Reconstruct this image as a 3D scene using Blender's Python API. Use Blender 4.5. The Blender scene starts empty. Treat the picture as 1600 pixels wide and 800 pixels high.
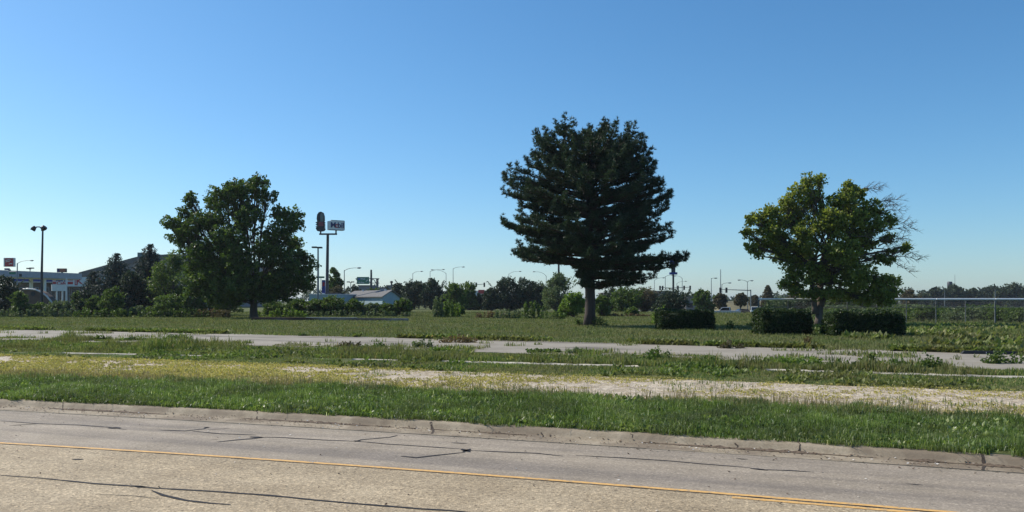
import bpy, math, random
import numpy as np
from mathutils import Vector, Matrix, noise as mnoise
R = math.radians
rng = np.random.default_rng(7)
random.seed(7)
scn = bpy.context.scene
COL = scn.collection

# ------------------------------------------------------------------ camera, sky, sun
FPX, CAMH, HY = 1290.0, 2.1, 470.0          # focal length and horizon row of a 1600 px wide picture
cam_d = bpy.data.cameras.new('camera'); cam = bpy.data.objects.new('camera', cam_d); COL.objects.link(cam)
cam.location = (0, 0, CAMH); cam.rotation_euler = (R(90), 0, 0)
cam_d.sensor_width = 36; cam_d.lens = FPX/1600*36; cam_d.shift_y = (HY-400)/1600
cam_d.clip_start = .1; cam_d.clip_end = 20000
scn.camera = cam
SUN_EL, SUN_AZ = R(41), R(-64)              # azimuth from +Y, towards +X positive
w = bpy.data.worlds.new('World'); scn.world = w; w.use_nodes = True
nt = w.node_tree; bg = nt.nodes['Background']
sky = nt.nodes.new('ShaderNodeTexSky'); sky.sky_type = 'NISHITA'; sky.sun_disc = False
sky.sun_elevation = SUN_EL; sky.sun_rotation = SUN_AZ
sky.air_density = 1.0; sky.dust_density = .5; sky.ozone_density = 6.0; sky.altitude = 200
sp_ = nt.nodes.new('ShaderNodeSeparateColor'); cb_ = nt.nodes.new('ShaderNodeCombineColor'); nt.links.new(sky.outputs[0], sp_.inputs[0])
for ch, (g_, f_) in enumerate(((1.24, .86), (1.03, .872), (.97, .90))):      # colour balance of the air: deeper blue
    S_ = .13; p_ = nt.nodes.new('ShaderNodeMath'); p_.operation = 'POWER'; p_.inputs[1].default_value = g_; nt.links.new(sp_.outputs[ch], p_.inputs[0])
    q_ = nt.nodes.new('ShaderNodeMath'); q_.operation = 'MULTIPLY'; q_.inputs[1].default_value = f_*S_**(g_-1); nt.links.new(p_.outputs[0], q_.inputs[0]); nt.links.new(q_.outputs[0], cb_.inputs[ch])
nt.links.new(cb_.outputs[0], bg.inputs[0]); bg.inputs[1].default_value = .112
sl = bpy.data.lights.new('sun', 'SUN'); sl.energy = 4.2; sl.angle = R(.53); sl.color = (1, .93, .82)
so = bpy.data.objects.new('sun', sl); COL.objects.link(so)
sv = Vector((math.sin(SUN_AZ)*math.cos(SUN_EL), math.cos(SUN_AZ)*math.cos(SUN_EL), math.sin(SUN_EL)))
so.rotation_euler = sv.to_track_quat('Z', 'Y').to_euler(); so.location = (0, 0, 60)
vs = scn.view_settings; vs.view_transform = 'Standard'; vs.look = 'None'; vs.exposure = 0.44; vs.gamma = 1; vs.use_curve_mapping = False
scn.render.engine = 'CYCLES'
scn.cycles.transparent_max_bounces = 16

# ------------------------------------------------------------------ helpers
def tag(o, label=None, cat=None, group=None, kind=None):
    if label: o['label'] = label
    if cat: o['category'] = cat
    if group: o['group'] = group
    if kind: o['kind'] = kind
    return o
def empty(name, loc, label, cat, group=None, rz=0):
    o = bpy.data.objects.new(name, None); COL.objects.link(o); o.location = loc; o.rotation_euler = (0, 0, rz)
    o.empty_display_size = .3
    return tag(o, label, cat, group)
def mesh_obj(name, V, Fc, mat, parent=None, attr=None, smooth=False):
    """V (n,3) array, Fc list of (m,k) index arrays."""
    me = bpy.data.meshes.new(name)
    V = np.asarray(V, dtype=np.float32)
    if not isinstance(Fc, list): Fc = [Fc]
    Fc = [np.asarray(f, dtype=np.int32) for f in Fc if len(f)]
    me.vertices.add(len(V)); me.vertices.foreach_set('co', V.ravel())
    idx = np.concatenate([f.ravel() for f in Fc]); tot = np.concatenate([np.full(len(f), f.shape[1]) for f in Fc])
    me.loops.add(len(idx)); me.loops.foreach_set('vertex_index', idx.astype(np.int32))
    me.polygons.add(len(tot)); st = np.concatenate([[0], np.cumsum(tot)[:-1]]).astype(np.int32)
    me.polygons.foreach_set('loop_start', st)
    try: me.polygons.foreach_set('loop_total', tot.astype(np.int32))
    except Exception: pass
    if attr is not None:
        a = me.attributes.new('rnd', 'FLOAT', 'POINT'); a.data.foreach_set('value', np.asarray(attr, dtype=np.float32))
    me.update(calc_edges=True); me.validate()
    if smooth: me.polygons.foreach_set('use_smooth', [True]*len(me.polygons))
    me.materials.append(mat)
    o = bpy.data.objects.new(name, me); COL.objects.link(o)
    if parent: o.parent = parent
    return o
class MB:
    """collects boxes, tubes and polygons into ONE mesh"""
    def __init__(s): s.v = []; s.f = []
    def add(s, vs, fs):
        b = len(s.v); s.v += [tuple(p) for p in vs]; s.f += [tuple(i+b for i in f) for f in fs]; return s
    def box(s, x0, x1, y0, y1, z0, z1, M=None):
        p = [Vector((x, y, z)) for z in (z0, z1) for y in (y0, y1) for x in (x0, x1)]
        if M: p = [M @ q for q in p]
        return s.add(p, [(0,2,3,1), (4,5,7,6), (0,1,5,4), (2,6,7,3), (0,4,6,2), (1,3,7,5)])
    def tube(s, pts, rad, n=6, cap=True):
        pts = [Vector(p) for p in pts]
        if not hasattr(rad, '__len__'): rad = [rad]*len(pts)
        b = len(s.v); prev = None
        for i, p in enumerate(pts):
            d = (pts[min(i+1, len(pts)-1)] - pts[max(i-1, 0)]).normalized()
            if prev is None:
                u = d.orthogonal().normalized()
            else:
                u = (prev - d*prev.dot(d))
                u = u.normalized() if u.length > 1e-6 else d.orthogonal().normalized()
            prev = u; w_ = d.cross(u)
            for k in range(n):
                a = 2*math.pi*k/n
                s.v.append(tuple(p + (u*math.cos(a) + w_*math.sin(a))*rad[i]))
        for i in range(len(pts)-1):
            for k in range(n):
                k2 = (k+1) % n
                s.f.append((b+i*n+k, b+i*n+k2, b+(i+1)*n+k2, b+(i+1)*n+k))
        if cap:
            s.f.append(tuple(b+k for k in reversed(range(n)))); e = b+(len(pts)-1)*n
            s.f.append(tuple(e+k for k in range(n)))
        return s
    def prism(s, prof, M, depth):
        """prof: 2D points (x,z) counter-clockwise seen from -y; extruded from y=0 to y=depth, through matrix M"""
        n = len(prof)
        p = [M @ Vector((x, 0, z)) for x, z in prof] + [M @ Vector((x, depth, z)) for x, z in prof]
        f = [tuple(range(n)), tuple(reversed(range(n, 2*n)))]
        f += [(i, i+n, (i+1) % n+n, (i+1) % n) for i in range(n)]
        return s.add(p, f)
    def build(s, name, mat, parent=None, smooth=False, bevel=0):
        me = bpy.data.meshes.new(name); me.from_pydata(s.v, [], s.f); me.update()
        if smooth: me.polygons.foreach_set('use_smooth', [True]*len(me.polygons))
        me.materials.append(mat)
        o = bpy.data.objects.new(name, me); COL.objects.link(o)
        if parent: o.parent = parent
        if bevel:
            m = o.modifiers.new('bevel', 'BEVEL'); m.width = bevel; m.segments = 2; m.limit_method = 'ANGLE'
        return o

# ------------------------------------------------------------------ materials
def nmat(name):
    m = bpy.data.materials.new(name); m.use_nodes = True
    return m, m.node_tree, m.node_tree.nodes['Principled BSDF']
def ramp(nt, cols, fac):
    r = nt.nodes.new('ShaderNodeValToRGB'); e = r.color_ramp.elements
    while len(e) > 1: e.remove(e[-1])
    for i, (p, c) in enumerate(cols):
        q = e[0] if i == 0 else e.new(p)
        q.position = p; q.color = (*c, 1)
    nt.links.new(fac, r.inputs[0]); return r.outputs[0]
def noise(nt, scale, detail=4, rough=.6, coord='Object', dist=0, mapscale=None, rotz=0):
    tc = nt.nodes.new('ShaderNodeNewGeometry') if coord == 'World' else nt.nodes.new('ShaderNodeTexCoord')
    out = tc.outputs['Position'] if coord == 'World' else tc.outputs[coord]
    if mapscale:
        mp = nt.nodes.new('ShaderNodeMapping'); mp.vector_type = 'TEXTURE'
        mp.inputs['Rotation'].default_value = (0, 0, rotz)
        mp.inputs['Scale'].default_value = mapscale; nt.links.new(out, mp.inputs[0]); out = mp.outputs[0]
    n = nt.nodes.new('ShaderNodeTexNoise'); n.inputs['Scale'].default_value = scale
    n.inputs['Detail'].default_value = detail; n.inputs['Roughness'].default_value = rough; n.inputs['Distortion'].default_value = dist
    nt.links.new(out, n.inputs['Vector']); return n.outputs['Fac']
def mixc(nt, fac, a, b, mode='MIX'):
    m = nt.nodes.new('ShaderNodeMix'); m.data_type = 'RGBA'; m.blend_type = mode
    for sock, v in ((m.inputs[0], fac), (m.inputs[6], a), (m.inputs[7], b)):
        if hasattr(v, 'links') or isinstance(v, bpy.types.NodeSocket): nt.links.new(v, sock)
        elif isinstance(v, (tuple, list)): sock.default_value = (*v, 1)
        else: sock.default_value = v
    return m.outputs[2]
def bump(nt, bs, h, strength=.3, dist=.02):
    b = nt.nodes.new('ShaderNodeBump'); b.inputs['Strength'].default_value = strength; b.inputs['Distance'].default_value = dist
    nt.links.new(h, b.inputs['Height']); nt.links.new(b.outputs[0], bs.inputs['Normal'])
def paint(name, c, rough=.5, metal=0, var=.12, scale=3, spec=.5):
    m, nt, bs = nmat(name)
    d = tuple(x*(1-var*2) for x in c); l = tuple(min(1, x*(1+var)) for x in c)
    col = ramp(nt, [(.3, d), (.65, l)], noise(nt, scale, 5, .6))
    nt.links.new(col, bs.inputs['Base Color']); bs.inputs['Roughness'].default_value = rough; bs.inputs['Metallic'].default_value = metal
    bs.inputs['Specular IOR Level'].default_value = spec
    return m
def leafmat(name, cols, trans=.35, rough=.6, patch=None):
    m, nt, bs = nmat(name)
    a = nt.nodes.new('ShaderNodeAttribute'); a.attribute_name = 'rnd'
    col = ramp(nt, cols, a.outputs['Fac'])
    if patch:
        col = mixc(nt, ramp(nt, [(patch[1], (0,0,0)), (patch[2], (1,1,1))], noise(nt, patch[0], 3, .6, 'World')), col, mixc(nt, .6, col, patch[3]))
    nt.links.new(col, bs.inputs['Base Color']); bs.inputs['Roughness'].default_value = rough
    bs.inputs['Specular IOR Level'].default_value = .25
    tr = nt.nodes.new('ShaderNodeBsdfTranslucent'); nt.links.new(mixc(nt, 1.0, col, (1.25, 1.35, .7), 'MULTIPLY'), tr.inputs[0])
    mx = nt.nodes.new('ShaderNodeMixShader'); mx.inputs[0].default_value = trans
    nt.links.new(bs.outputs[0], mx.inputs[1]); nt.links.new(tr.outputs[0], mx.inputs[2])
    nt.links.new(mx.outputs[0], nt.nodes['Material Output'].inputs[0])
    return m
def barkmat(name, c):
    m, nt, bs = nmat(name)
    n = noise(nt, 6, 6, .7, 'Object', .5, (1, 1, 5))
    nt.links.new(ramp(nt, [(.3, tuple(x*.45 for x in c)), (.7, c)], n), bs.inputs['Base Color'])
    bs.inputs['Roughness'].default_value = .9; bump(nt, bs, n, .8, .04); return m

# ------------------------------------------------------------------ ground shape and placement
def poly(pts):
    pts = np.array(pts); x0, x1 = pts[:, 0].min(), pts[:, 0].max()
    c = np.polyfit(pts[:, 0], pts[:, 1], 2); dc = np.polyder(c)
    def f(x):
        x = np.asarray(x, float); xc = np.clip(x, x0, x1)
        return np.polyval(c, xc) + np.polyval(dc, xc)*(x-xc)
    return f
f_yel = poly([(-7.57,12.2),(-3.39,10.95),(0,9.82),(2.75,8.85),(4.93,7.94)])
f_gut = poly([(-9.82,15.84),(-4.34,14.0),(0,12.43),(3.46,11.15),(6.22,10.03)])
f_curb = poly([(-10.39,16.75),(-4.66,15.02),(0,13.17),(3.64,11.74),(6.57,10.6)])
f_verge = poly([(-13.51,21.78),(-6.12,19.73),(0,17.32),(4.86,15.68),(8.62,13.89)])
f_grav = poly([(-17.55,28.3),(-7.74,24.96),(0,21.46),(5.84,19.0),(11.01,17.2)])
f_line = poly([(-18.44,29.74),(-8.54,27.56),(0,24.08),(6.76,21.82),(12.29,19.82)])
f_pf = poly([(-24.1,38.86),(-10.53,33.97),(0,29.43),(7.81,25.2),(13.89,22.39)])
f_pb = poly([(-30.22,48.73),(-13.08,41.6),(0,35.2),(9.32,30.05),(16.49,26.59)])
def sm(t): t = np.clip(t, 0, 1); return t*t*(3-2*t)
def zg(x, y):
    x = np.asarray(x, float); y = np.asarray(y, float)
    return .12 + .28*sm((y-f_curb(x))/25) - 1.2*sm((y-108)/25)*sm((x-20)/8)
def P(px, py, d): return Vector(((px-800)/FPX*d, d, CAMH+(HY-py)/FPX*d))
def gx(px, d): return (px-800)/FPX*d
def gz(x, y): return float(zg(x, y))
def GP(px, d): x = gx(px, d); return Vector((x, d, gz(x, d)))
def hz(py, d): return CAMH+(HY-py)/FPX*d
def dist(py): return (CAMH-.4)*FPX/(py-HY)

def grid(name, xs, rows, zf, mat, parent=None):
    """rows: list of arrays y(xs); zf(x,y)."""
    X = np.tile(xs, len(rows)); Y = np.concatenate(rows); Z = zf(X, Y)
    n = len(xs); i, j = np.meshgrid(np.arange(len(rows)-1), np.arange(n-1), indexing='ij')
    a = (i*n+j).ravel(); Fq = np.stack([a, a+1, a+n+1, a+n], 1)
    return mesh_obj(name, np.stack([X, Y, Z], 1), Fq, mat, parent, smooth=True)

# ---- ground
m, nt, bs = nmat('soil_and_turf')
big = noise(nt, .12, 5, .6, 'World'); fine = noise(nt, 6, 6, .75, 'World'); mid = noise(nt, .7, 4, .6, 'World')
g1 = ramp(nt, [(.3, (.045,.062,.020)), (.55, (.085,.110,.034)), (.8, (.135,.145,.055))], fine)
g2 = ramp(nt, [(.3, (.055,.07,.022)), (.7, (.16,.15,.065))], fine)
nt.links.new(mixc(nt, ramp(nt, [(.42, (0,0,0)), (.62, (1,1,1))], mid), g1, g2), bs.inputs['Base Color'])
bs.inputs['Roughness'].default_value = .95; bs.inputs['Specular IOR Level'].default_value = .1
bump(nt, bs, fine, .6, .05); M_soil = m
xs = np.concatenate([-np.geomspace(3500, 60, 14), np.arange(-58, 58.1, .8), np.geomspace(60, 3500, 14)])
ss = np.concatenate([np.arange(0, 30, .6), np.arange(30, 160, 4), np.geomspace(165, 6000, 14)])
tag(grid('ground', xs, [f_curb(xs)-.004+s for s in ss], zg, M_soil), kind='structure')
ROADW = 17.0
xsr = np.concatenate([-np.geomspace(2500, 45, 14), np.arange(-44, 44.1, .8), np.geomspace(45, 2500, 14)])
tag(grid('near_ground', xsr, [f_gut(xsr)-ROADW-s for s in (3000, 600, 100, 20, 0)], lambda x, y: np.full(len(x), .1), M_soil), kind='structure')

# ---- road
def aggregate(name, cols, chips, wheel=None, bs_=.35):
    m, nt, bs = nmat(name)
    n1 = noise(nt, 38, 3, .7, 'World'); n2 = noise(nt, .9, 5, .6, 'World'); 
    v = nt.nodes.new('ShaderNodeTexVoronoi'); v.inputs['Scale'].default_value = 44
    g = nt.nodes.new('ShaderNodeNewGeometry'); nt.links.new(g.outputs['Position'], v.inputs['Vector'])
    sep = nt.nodes.new('ShaderNodeSeparateColor'); nt.links.new(v.outputs['Color'], sep.inputs[0])
    c = ramp(nt, cols, n2)
    c = mixc(nt, .75, c, ramp(nt, chips, sep.outputs[0]), 'MULTIPLY')
    c = mixc(nt, .5, c, ramp(nt, [(.3, (.6,.6,.6)), (.7, (1.25,1.25,1.25))], n1), 'MULTIPLY')
    st = noise(nt, 1.0, 4, .6, 'World', 0, (9, .5, 1), R(-21))
    c = mixc(nt, .8, c, ramp(nt, [(.35, wheel or (.85,.85,.85)), (.62, (1.05,1.05,1.05))], st), 'MULTIPLY')
    sp = noise(nt, 7, 2, .5, 'World')
    c = mixc(nt, .6, c, ramp(nt, [(.24, (.45,.42,.38)), (.30, (1,1,1))], sp), 'MULTIPLY')
    nt.links.new(c, bs.inputs['Base Color']); bs.inputs['Roughness'].default_value = .85; bs.inputs['Specular IOR Level'].default_value = .3
    bump(nt, bs, v.outputs['Distance'], bs_, .012); return m
M_near = aggregate('chip_seal', [(.35, (.35,.275,.178)), (.65, (.43,.345,.23))], [(0, (.22,.20,.17)), (.12, (.74,.72,.68)), (.75, (1.05,1.05,1.05)), (.92, (1.6,1.57,1.5))])
M_far = aggregate('worn_asphalt', [(.35, (.29,.24,.178)), (.65, (.36,.30,.228))], [(0, (.7,.7,.7)), (.3, (.92,.92,.92)), (.8, (1,1,1)), (.97, (1.4,1.4,1.4))], (.60,.61,.66), .15)
flat = lambda z: (lambda x, y: np.full(len(x), z))
tag(grid('road', xsr, [f_gut(xsr)-ROADW, f_gut(xsr)-8, f_yel(xsr)-.06], flat(0), M_near), kind='structure')
tag(grid('far_lane', xsr, [f_yel(xsr)-.06, .5*f_yel(xsr)+.5*f_gut(xsr), f_gut(xsr)], flat(0), M_far), kind='structure')

# curb and gutter: swept profile, (distance before the back of the curb, height)
m, nt, bs = nmat('curb_concrete')
n = noise(nt, 3, 6, .7, 'World'); n2 = noise(nt, 30, 4, .7, 'World'); n3 = noise(nt, 1.2, 4, .6, 'World', .5)
c = ramp(nt, [(.3, (.235,.185,.12)), (.7, (.40,.33,.235))], n)
c = mixc(nt, .6, c, ramp(nt, [(.3, (.6,.6,.6)), (.7, (1.2,1.2,1.2))], n2), 'MULTIPLY')
c = mixc(nt, ramp(nt, [(.42, (0,0,0)), (.62, (.75,.75,.75))], n3), c, (.15,.112,.075))
nt.links.new(c, bs.inputs['Base Color']); bs.inputs['Roughness'].default_value = .9; bump(nt, bs, n2, .4, .01); M_curb = m
def curb_prof(x, t):
    """point at distance t (m, along y) before the curb's back line"""
    return f_curb(x)-t
prof = [(None, .004), (.34, .006), (.28, .016), (.23, .045), (.19, .082), (.14, .104), (.06, .114), (0, .116), (0, -.05)]
xc = np.concatenate([-np.geomspace(2500, 45, 14), np.arange(-44, 44.1, .2), np.geomspace(45, 2500, 14)])
wob = np.array([mnoise.noise((x*.6, 3, 0))*.018 + mnoise.noise((x*2.2, 8, 0))*.006 for x in xc])
rows, zs = [], []
for t, z in prof:
    rows.append(f_gut(xc)-.01 if t is None else f_curb(xc)-t+wob); zs.append(np.full(len(xc), z))
Z = np.concatenate(zs)
tag(grid('curb', xc, rows, lambda x, y: Z, M_curb), kind='structure')
m_ = lambda z: flat(z)
tag(grid('near_curb', xsr, [f_gut(xsr)-ROADW-.15, f_gut(xsr)-ROADW-.005, f_gut(xsr)-ROADW], lambda x, y: np.concatenate([np.full(len(xsr), .13)]*2+[np.full(len(xsr), -.01)]), M_curb), kind='structure')

def ribbon(mb, pts, widths, z, wz=None):
    """flat strip on a surface following world points; z number or function"""
    pts = [Vector((p[0], p[1], 0)) for p in pts]
    L, Rr = [], []
    for i, p in enumerate(pts):
        d = (pts[min(i+1, len(pts)-1)]-pts[max(i-1, 0)]).normalized(); n = Vector((-d.y, d.x, 0))
        w_ = widths[i]*.5
        for lst, s in ((L, 1), (Rr, -1)):
            q = p+n*w_*s; q.z = z(q.x, q.y) if callable(z) else z; lst.append(q)
    b = len(mb.v); mb.v += [tuple(q) for pr in zip(L, Rr) for q in pr]
    mb.f += [(b+2*i, b+2*i+1, b+2*i+3, b+2*i+2) for i in range(len(pts)-1)]
def G0(px, py, z=0.0):
    d = (CAMH-z)*FPX/(py-HY); return ((px-800)/FPX*d, d)
def refine(pts, step=.12, amp=.012, seed=0):
    out = []
    for a, b in zip(pts[:-1], pts[1:]):
        a = Vector(a); b = Vector(b); n = max(2, int((b-a).length/step)); nrm = Vector((-(b-a).y, (b-a).x)).normalized()
        for k in range(n):
            p = a.lerp(b, k/n); out.append(p + nrm*amp*mnoise.noise((p.x*2.1, p.y*2.1, seed)))
    out.append(Vector(pts[-1])); return out
# yellow lines: worn paint with ragged edges
m, nt, bs = nmat('yellow_paint')
n = noise(nt, 14, 5, .7, 'World')
nt.links.new(ramp(nt, [(.36, (.34,.27,.17)), (.46, (.62,.35,.10)), (.7, (.76,.46,.15))], n), bs.inputs['Base Color']); bs.inputs['Roughness'].default_value = .7
M_yel = m
mb = MB(); xl = np.arange(-120, 40, .12)
wv = [.085+.012*mnoise.noise((x*5, 0, 0)) for x in xl]
ribbon(mb, [(x, float(f_yel(x))) for x in xl], wv, .004)
tag(mb.build('yellow_line', M_yel), kind='structure')
M_tar = paint('tar', (.022,.022,.026), .8, 0, .3, 20, .2)
M_crackbrown = paint('crack_dirt', (.05,.035,.025), .95, 0, .3, 20)
mb = MB(); a = G0(1108, 771); 
xl = np.arange(a[0], 40, .1)
run = []
for x in xl:
    if mnoise.noise((x*1.7, 5, 0)) > -.42+(.25 if x < a[0]+.6 else 0): run.append(x)
    else:
        if len(run) > 2: ribbon(mb, [(q, float(f_yel(q))-.155) for q in run], [.075+.03*mnoise.noise((q*7, 1, 0)) for q in run], .004)
        run = []
if len(run) > 2: ribbon(mb, [(q, float(f_yel(q))-.155) for q in run], [.075]*len(run), .004)
tag(mb.build('second_yellow_line', M_yel), kind='structure')
# dark seam beside the yellow line
mb = MB(); xl = np.arange(-60, 40, .12)
ribbon(mb, [(x, float(f_yel(x))-.062+.008*mnoise.noise((x*3, 2, 0))) for x in xl], [.022+.018*mnoise.noise((x*4, 9, 0)) for x in xl], .006)
tag(mb.build('road_seam', M_tar), kind='structure')
# tar sealed cracks traced on the road plane
cr = [
 ([(0,658),(60,662),(125,664.5),(170,668),(198,671.5)], .035), ([(15,665),(60,662.5)], .03), ([(169,669),(188,669)], .13),
 ([(248,672),(290,673.5),(318,670.5),(325,667.5)], .045), ([(319,668),(327,668)], .10), ([(300,674),(345,678),(400,680)], .04), ([(325,671),(360,669.5)], .02),
 ([(340,691),(365,688),(400,685),(415,683)], .05), ([(390,683),(410,684)], .14), ([(400,683),(440,684),(500,687.5),(560,690)], .038),
 ([(555,690),(565,687),(610,683.5),(621,680.5)], .038), ([(553,689),(563,690)], .10), ([(560,690),(600,694),(660,697.5),(725,702)], .034),
 ([(721,701.5),(735,706.5)], .07), ([(734,701.5),(723,706.5)], .06), ([(722,704),(737,704)], .07), ([(625,713),(650,715.5),(690,711),(727,707)], .045), ([(735,704),(800,707),(840,708.5),(880,713)], .034), ([(900,711.5),(960,715),(1040,720),(1120,727),(1172,731)], .032),
 ([(1172,732),(1200,735)], .07), ([(1185,733.5),(1230,735),(1272,738)], .034), ([(705,692),(730,693)], .03), ([(1150,716.5),(1168,718)], .03),
 ([(0,743),(60,747),(120,753),(160,757),(218,760),(240,763),(330,768),(400,773),(500,782.5),(600,791),(700,798),(780,806),(900,818)], .042),
 ([(212,760),(228,762)], .07), ([(236,767),(255,774),(290,782),(330,787),(360,789)], .045), ([(150,772),(210,776),(250,780)], .012),
 ([(1415,756),(1442,758)], .02), ([(112,718),(130,718)], .06),
]
mb = MB()
for k, (pp, w0) in enumerate(cr):
    pts = refine([G0(*q) for q in pp], .08, .02, k)
    n_ = len(pts); w0 *= 1.1
    ribbon(mb, pts, [w0*(1+.45*mnoise.noise((p.x*6, p.y*6, k)))*(min(1, .35+3*min(i, n_-1-i)/n_)) for i, p in enumerate(pts)], .0045)
tag(mb.build('road_cracks', M_tar), kind='structure')
mb = MB()       # joint between lane and gutter
for a_, b_, wd in ((-40, 2.0, .016), (4.4, 30, .016)):
    xl = np.arange(a_, b_, .1)
    ribbon(mb, [(x, float(f_gut(x))-.005+.006*mnoise.noise((x*3, 2, 0))) for x in xl], [wd*(1+.8*mnoise.noise((x*4, 3, 0))) for x in xl], .0075)
def on_curb(x, y):
    t = float(f_curb(x))-y
    ts = [.75, .34, .28, .23, .19, .14, .06, 0]; zz = [.004, .006, .016, .045, .082, .104, .114, .116]
    return float(np.interp(-t, [-q for q in ts], zz))+.004
for px, py0, py1, wd in ((672, 658, 678, .035), (845, 669, 684, .018), (1533, 708, 735, .03), (399, 641, 656, .02), (300, 634, 645, .012), (1148, 687, 702, .02), (1245, 690, 708, .018), (95, 626, 640, .012), (1280,693,706,.014), (985, 676, 690, .012)):
    a_ = G0(px, py0, .12); b_ = G0(px+3, py1, 0)
    pts = refine([a_, (a_[0]+(b_[0]-a_[0])*.5+.03, (a_[1]+b_[1])/2), b_], .03, .02, px)
    ribbon(mb, pts, [wd*(1+.9*mnoise.noise((p.x*15, p.y*15, 1))) for p in pts], on_curb)
tag(mb.build('curb_cracks', M_crackbrown), kind='structure')

# dirt lying in the gutter, grit and leaf bits
mb = MB(); xl = np.arange(-30, 22, .05); run = []
for q in list(xl)+[None]:
    n_ = -1 if q is None else mnoise.noise((q*.45, 31, 0))+.5*mnoise.noise((q*2.7, 33, 0))
    if n_ > -.12: run.append((q, n_))
    else:
        if len(run) > 6: ribbon(mb, [(p, float(f_curb(p))-.315-.02*mnoise.noise((p*5, 3, 0))) for p, _ in run], [max(.008, .085*min(1, (v+.14)*2.2)*(1+.7*mnoise.noise((p*11, 7, 0)))) for p, v in run], lambda x, y: on_curb(x, y)+.002)
        run = []
tag(mb.build('gutter_dirt', paint('gutter_dirt', (.13,.092,.06), .95, 0, .35, 25)), kind='structure')
n_ = 2600; gx_ = rng.uniform(-16, 12, n_); gt = np.abs(rng.normal(0, .32, n_))+.25; gy = f_curb(gx_)-gt; kk = np.arange(n_) > n_*.8; gy[kk] = f_gut(gx_[kk])-rng.uniform(.2, 6, kk.sum())
gz_ = np.array([on_curb(a, b) if b > float(f_curb(a))-.74 else .004 for a, b in zip(gx_, gy)])+.004; sz = rng.uniform(.006, .022, n_); az = rng.uniform(0, 6.28, n_); c_ = np.stack([gx_, gy, gz_], 1)
u_ = np.stack([np.cos(az), np.sin(az), .25*rng.normal(0, 1, n_)], 1)*sz[:, None]; v_ = np.stack([-np.sin(az), np.cos(az), .4+0*az], 1)*sz[:, None]*.6; q = np.arange(n_)*4
m, nt, bs = nmat('grit'); a_ = nt.nodes.new('ShaderNodeAttribute'); a_.attribute_name = 'rnd'
nt.links.new(ramp(nt, [(0, (.03,.022,.016)), (.55, (.12,.07,.04)), (.8, (.30,.25,.2)), (1, (.6,.57,.52))], a_.outputs['Fac']), bs.inputs['Base Color']); bs.inputs['Roughness'].default_value = .9
o = mesh_obj('gutter_grit', np.stack([c_-u_, c_-v_, c_+u_, c_+v_], 1).reshape(-1, 3)+np.array([0, 0, .004]), np.stack([q, q+1, q+2, q+3], 1), m, None, np.repeat(rng.uniform(0, 1, n_), 4)); tag(o, 'scattered grit and dry leaf bits in the gutter and on the road', 'grit', None, 'stuff')

# ---- old paved strip with gravel, and the cracked pavement behind the weeds
def edge(x, amp, sc, seed):
    return np.array([amp*(mnoise.noise((q*sc, seed, 0))+.6*mnoise.noise((q*sc*3.1, seed, 5))+.35*mnoise.noise((q*sc*9, seed, 9))) for q in x])
m, nt, bs = nmat('gravel')
v = nt.nodes.new('ShaderNodeTexVoronoi'); v.inputs['Scale'].default_value = 22
g = nt.nodes.new('ShaderNodeNewGeometry'); nt.links.new(g.outputs['Position'], v.inputs['Vector'])
sep = nt.nodes.new('ShaderNodeSeparateColor'); nt.links.new(v.outputs['Color'], sep.inputs[0])
c = mixc(nt, .85, ramp(nt, [(.3, (.34,.285,.215)), (.7, (.50,.43,.34))], noise(nt, 1.2, 5, .6, 'World')), ramp(nt, [(0, (.25,.22,.18)), (.3, (.9,.88,.85)), (.9, (1.5,1.5,1.46))], sep.outputs[0]), 'MULTIPLY')
c = mixc(nt, .7, c, ramp(nt, [(.36, (.62,.52,.28)), (.52, (1,1,1))], noise(nt, 3.5, 6, .7, 'World')), 'MULTIPLY')
nt.links.new(c, bs.inputs['Base Color']); bs.inputs['Roughness'].default_value = .95; bump(nt, bs, v.outputs['Distance'], .6, .03); M_grav = m
m, nt, bs = nmat('old_pavement')
c = ramp(nt, [(.3, (.235,.205,.16)), (.7, (.325,.29,.23))], noise(nt, .6, 6, .65, 'World'))
c = mixc(nt, .8, c, ramp(nt, [(.36, (.38,.36,.36)), (.45, (.9,.9,.9)), (.6, (1.05,1.05,1.05))], noise(nt, .8, 5, .6, 'World', .6, (4, 1, 1), R(-22))), 'MULTIPLY')
c = mixc(nt, .5, c, ramp(nt, [(.3, (.7,.7,.7)), (.7, (1.15,1.15,1.15))], noise(nt, 18, 4, .7, 'World')), 'MULTIPLY')
nt.links.new(c, bs.inputs['Base Color']); bs.inputs['Roughness'].default_value = .9; M_pav = m
def strip(name, fa, fb, x0, x1, step, lift, mat, amp=.25, sc=.35, seed=1, nr=8):
    x = np.arange(x0, x1, step); a_ = fa(x)+edge(x, amp, sc, seed); b_ = fb(x)+edge(x, amp, sc, seed+40)
    return grid(name, x, [a_+(b_-a_)*k/nr for k in range(nr+1)], lambda X, Y: zg(X, Y)+lift, mat)
tag(strip('gravel_strip', f_verge, f_grav, -70, 45, .12, .006, M_grav, .22, .5, 1, 12), kind='structure')
tag(strip('pavement', lambda x: f_pf(x)-1.1, lambda x: f_pb(x)+.3, -75, 16.2, .12, .010, M_pav, .55, .3, 2, 24), kind='structure')

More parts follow.
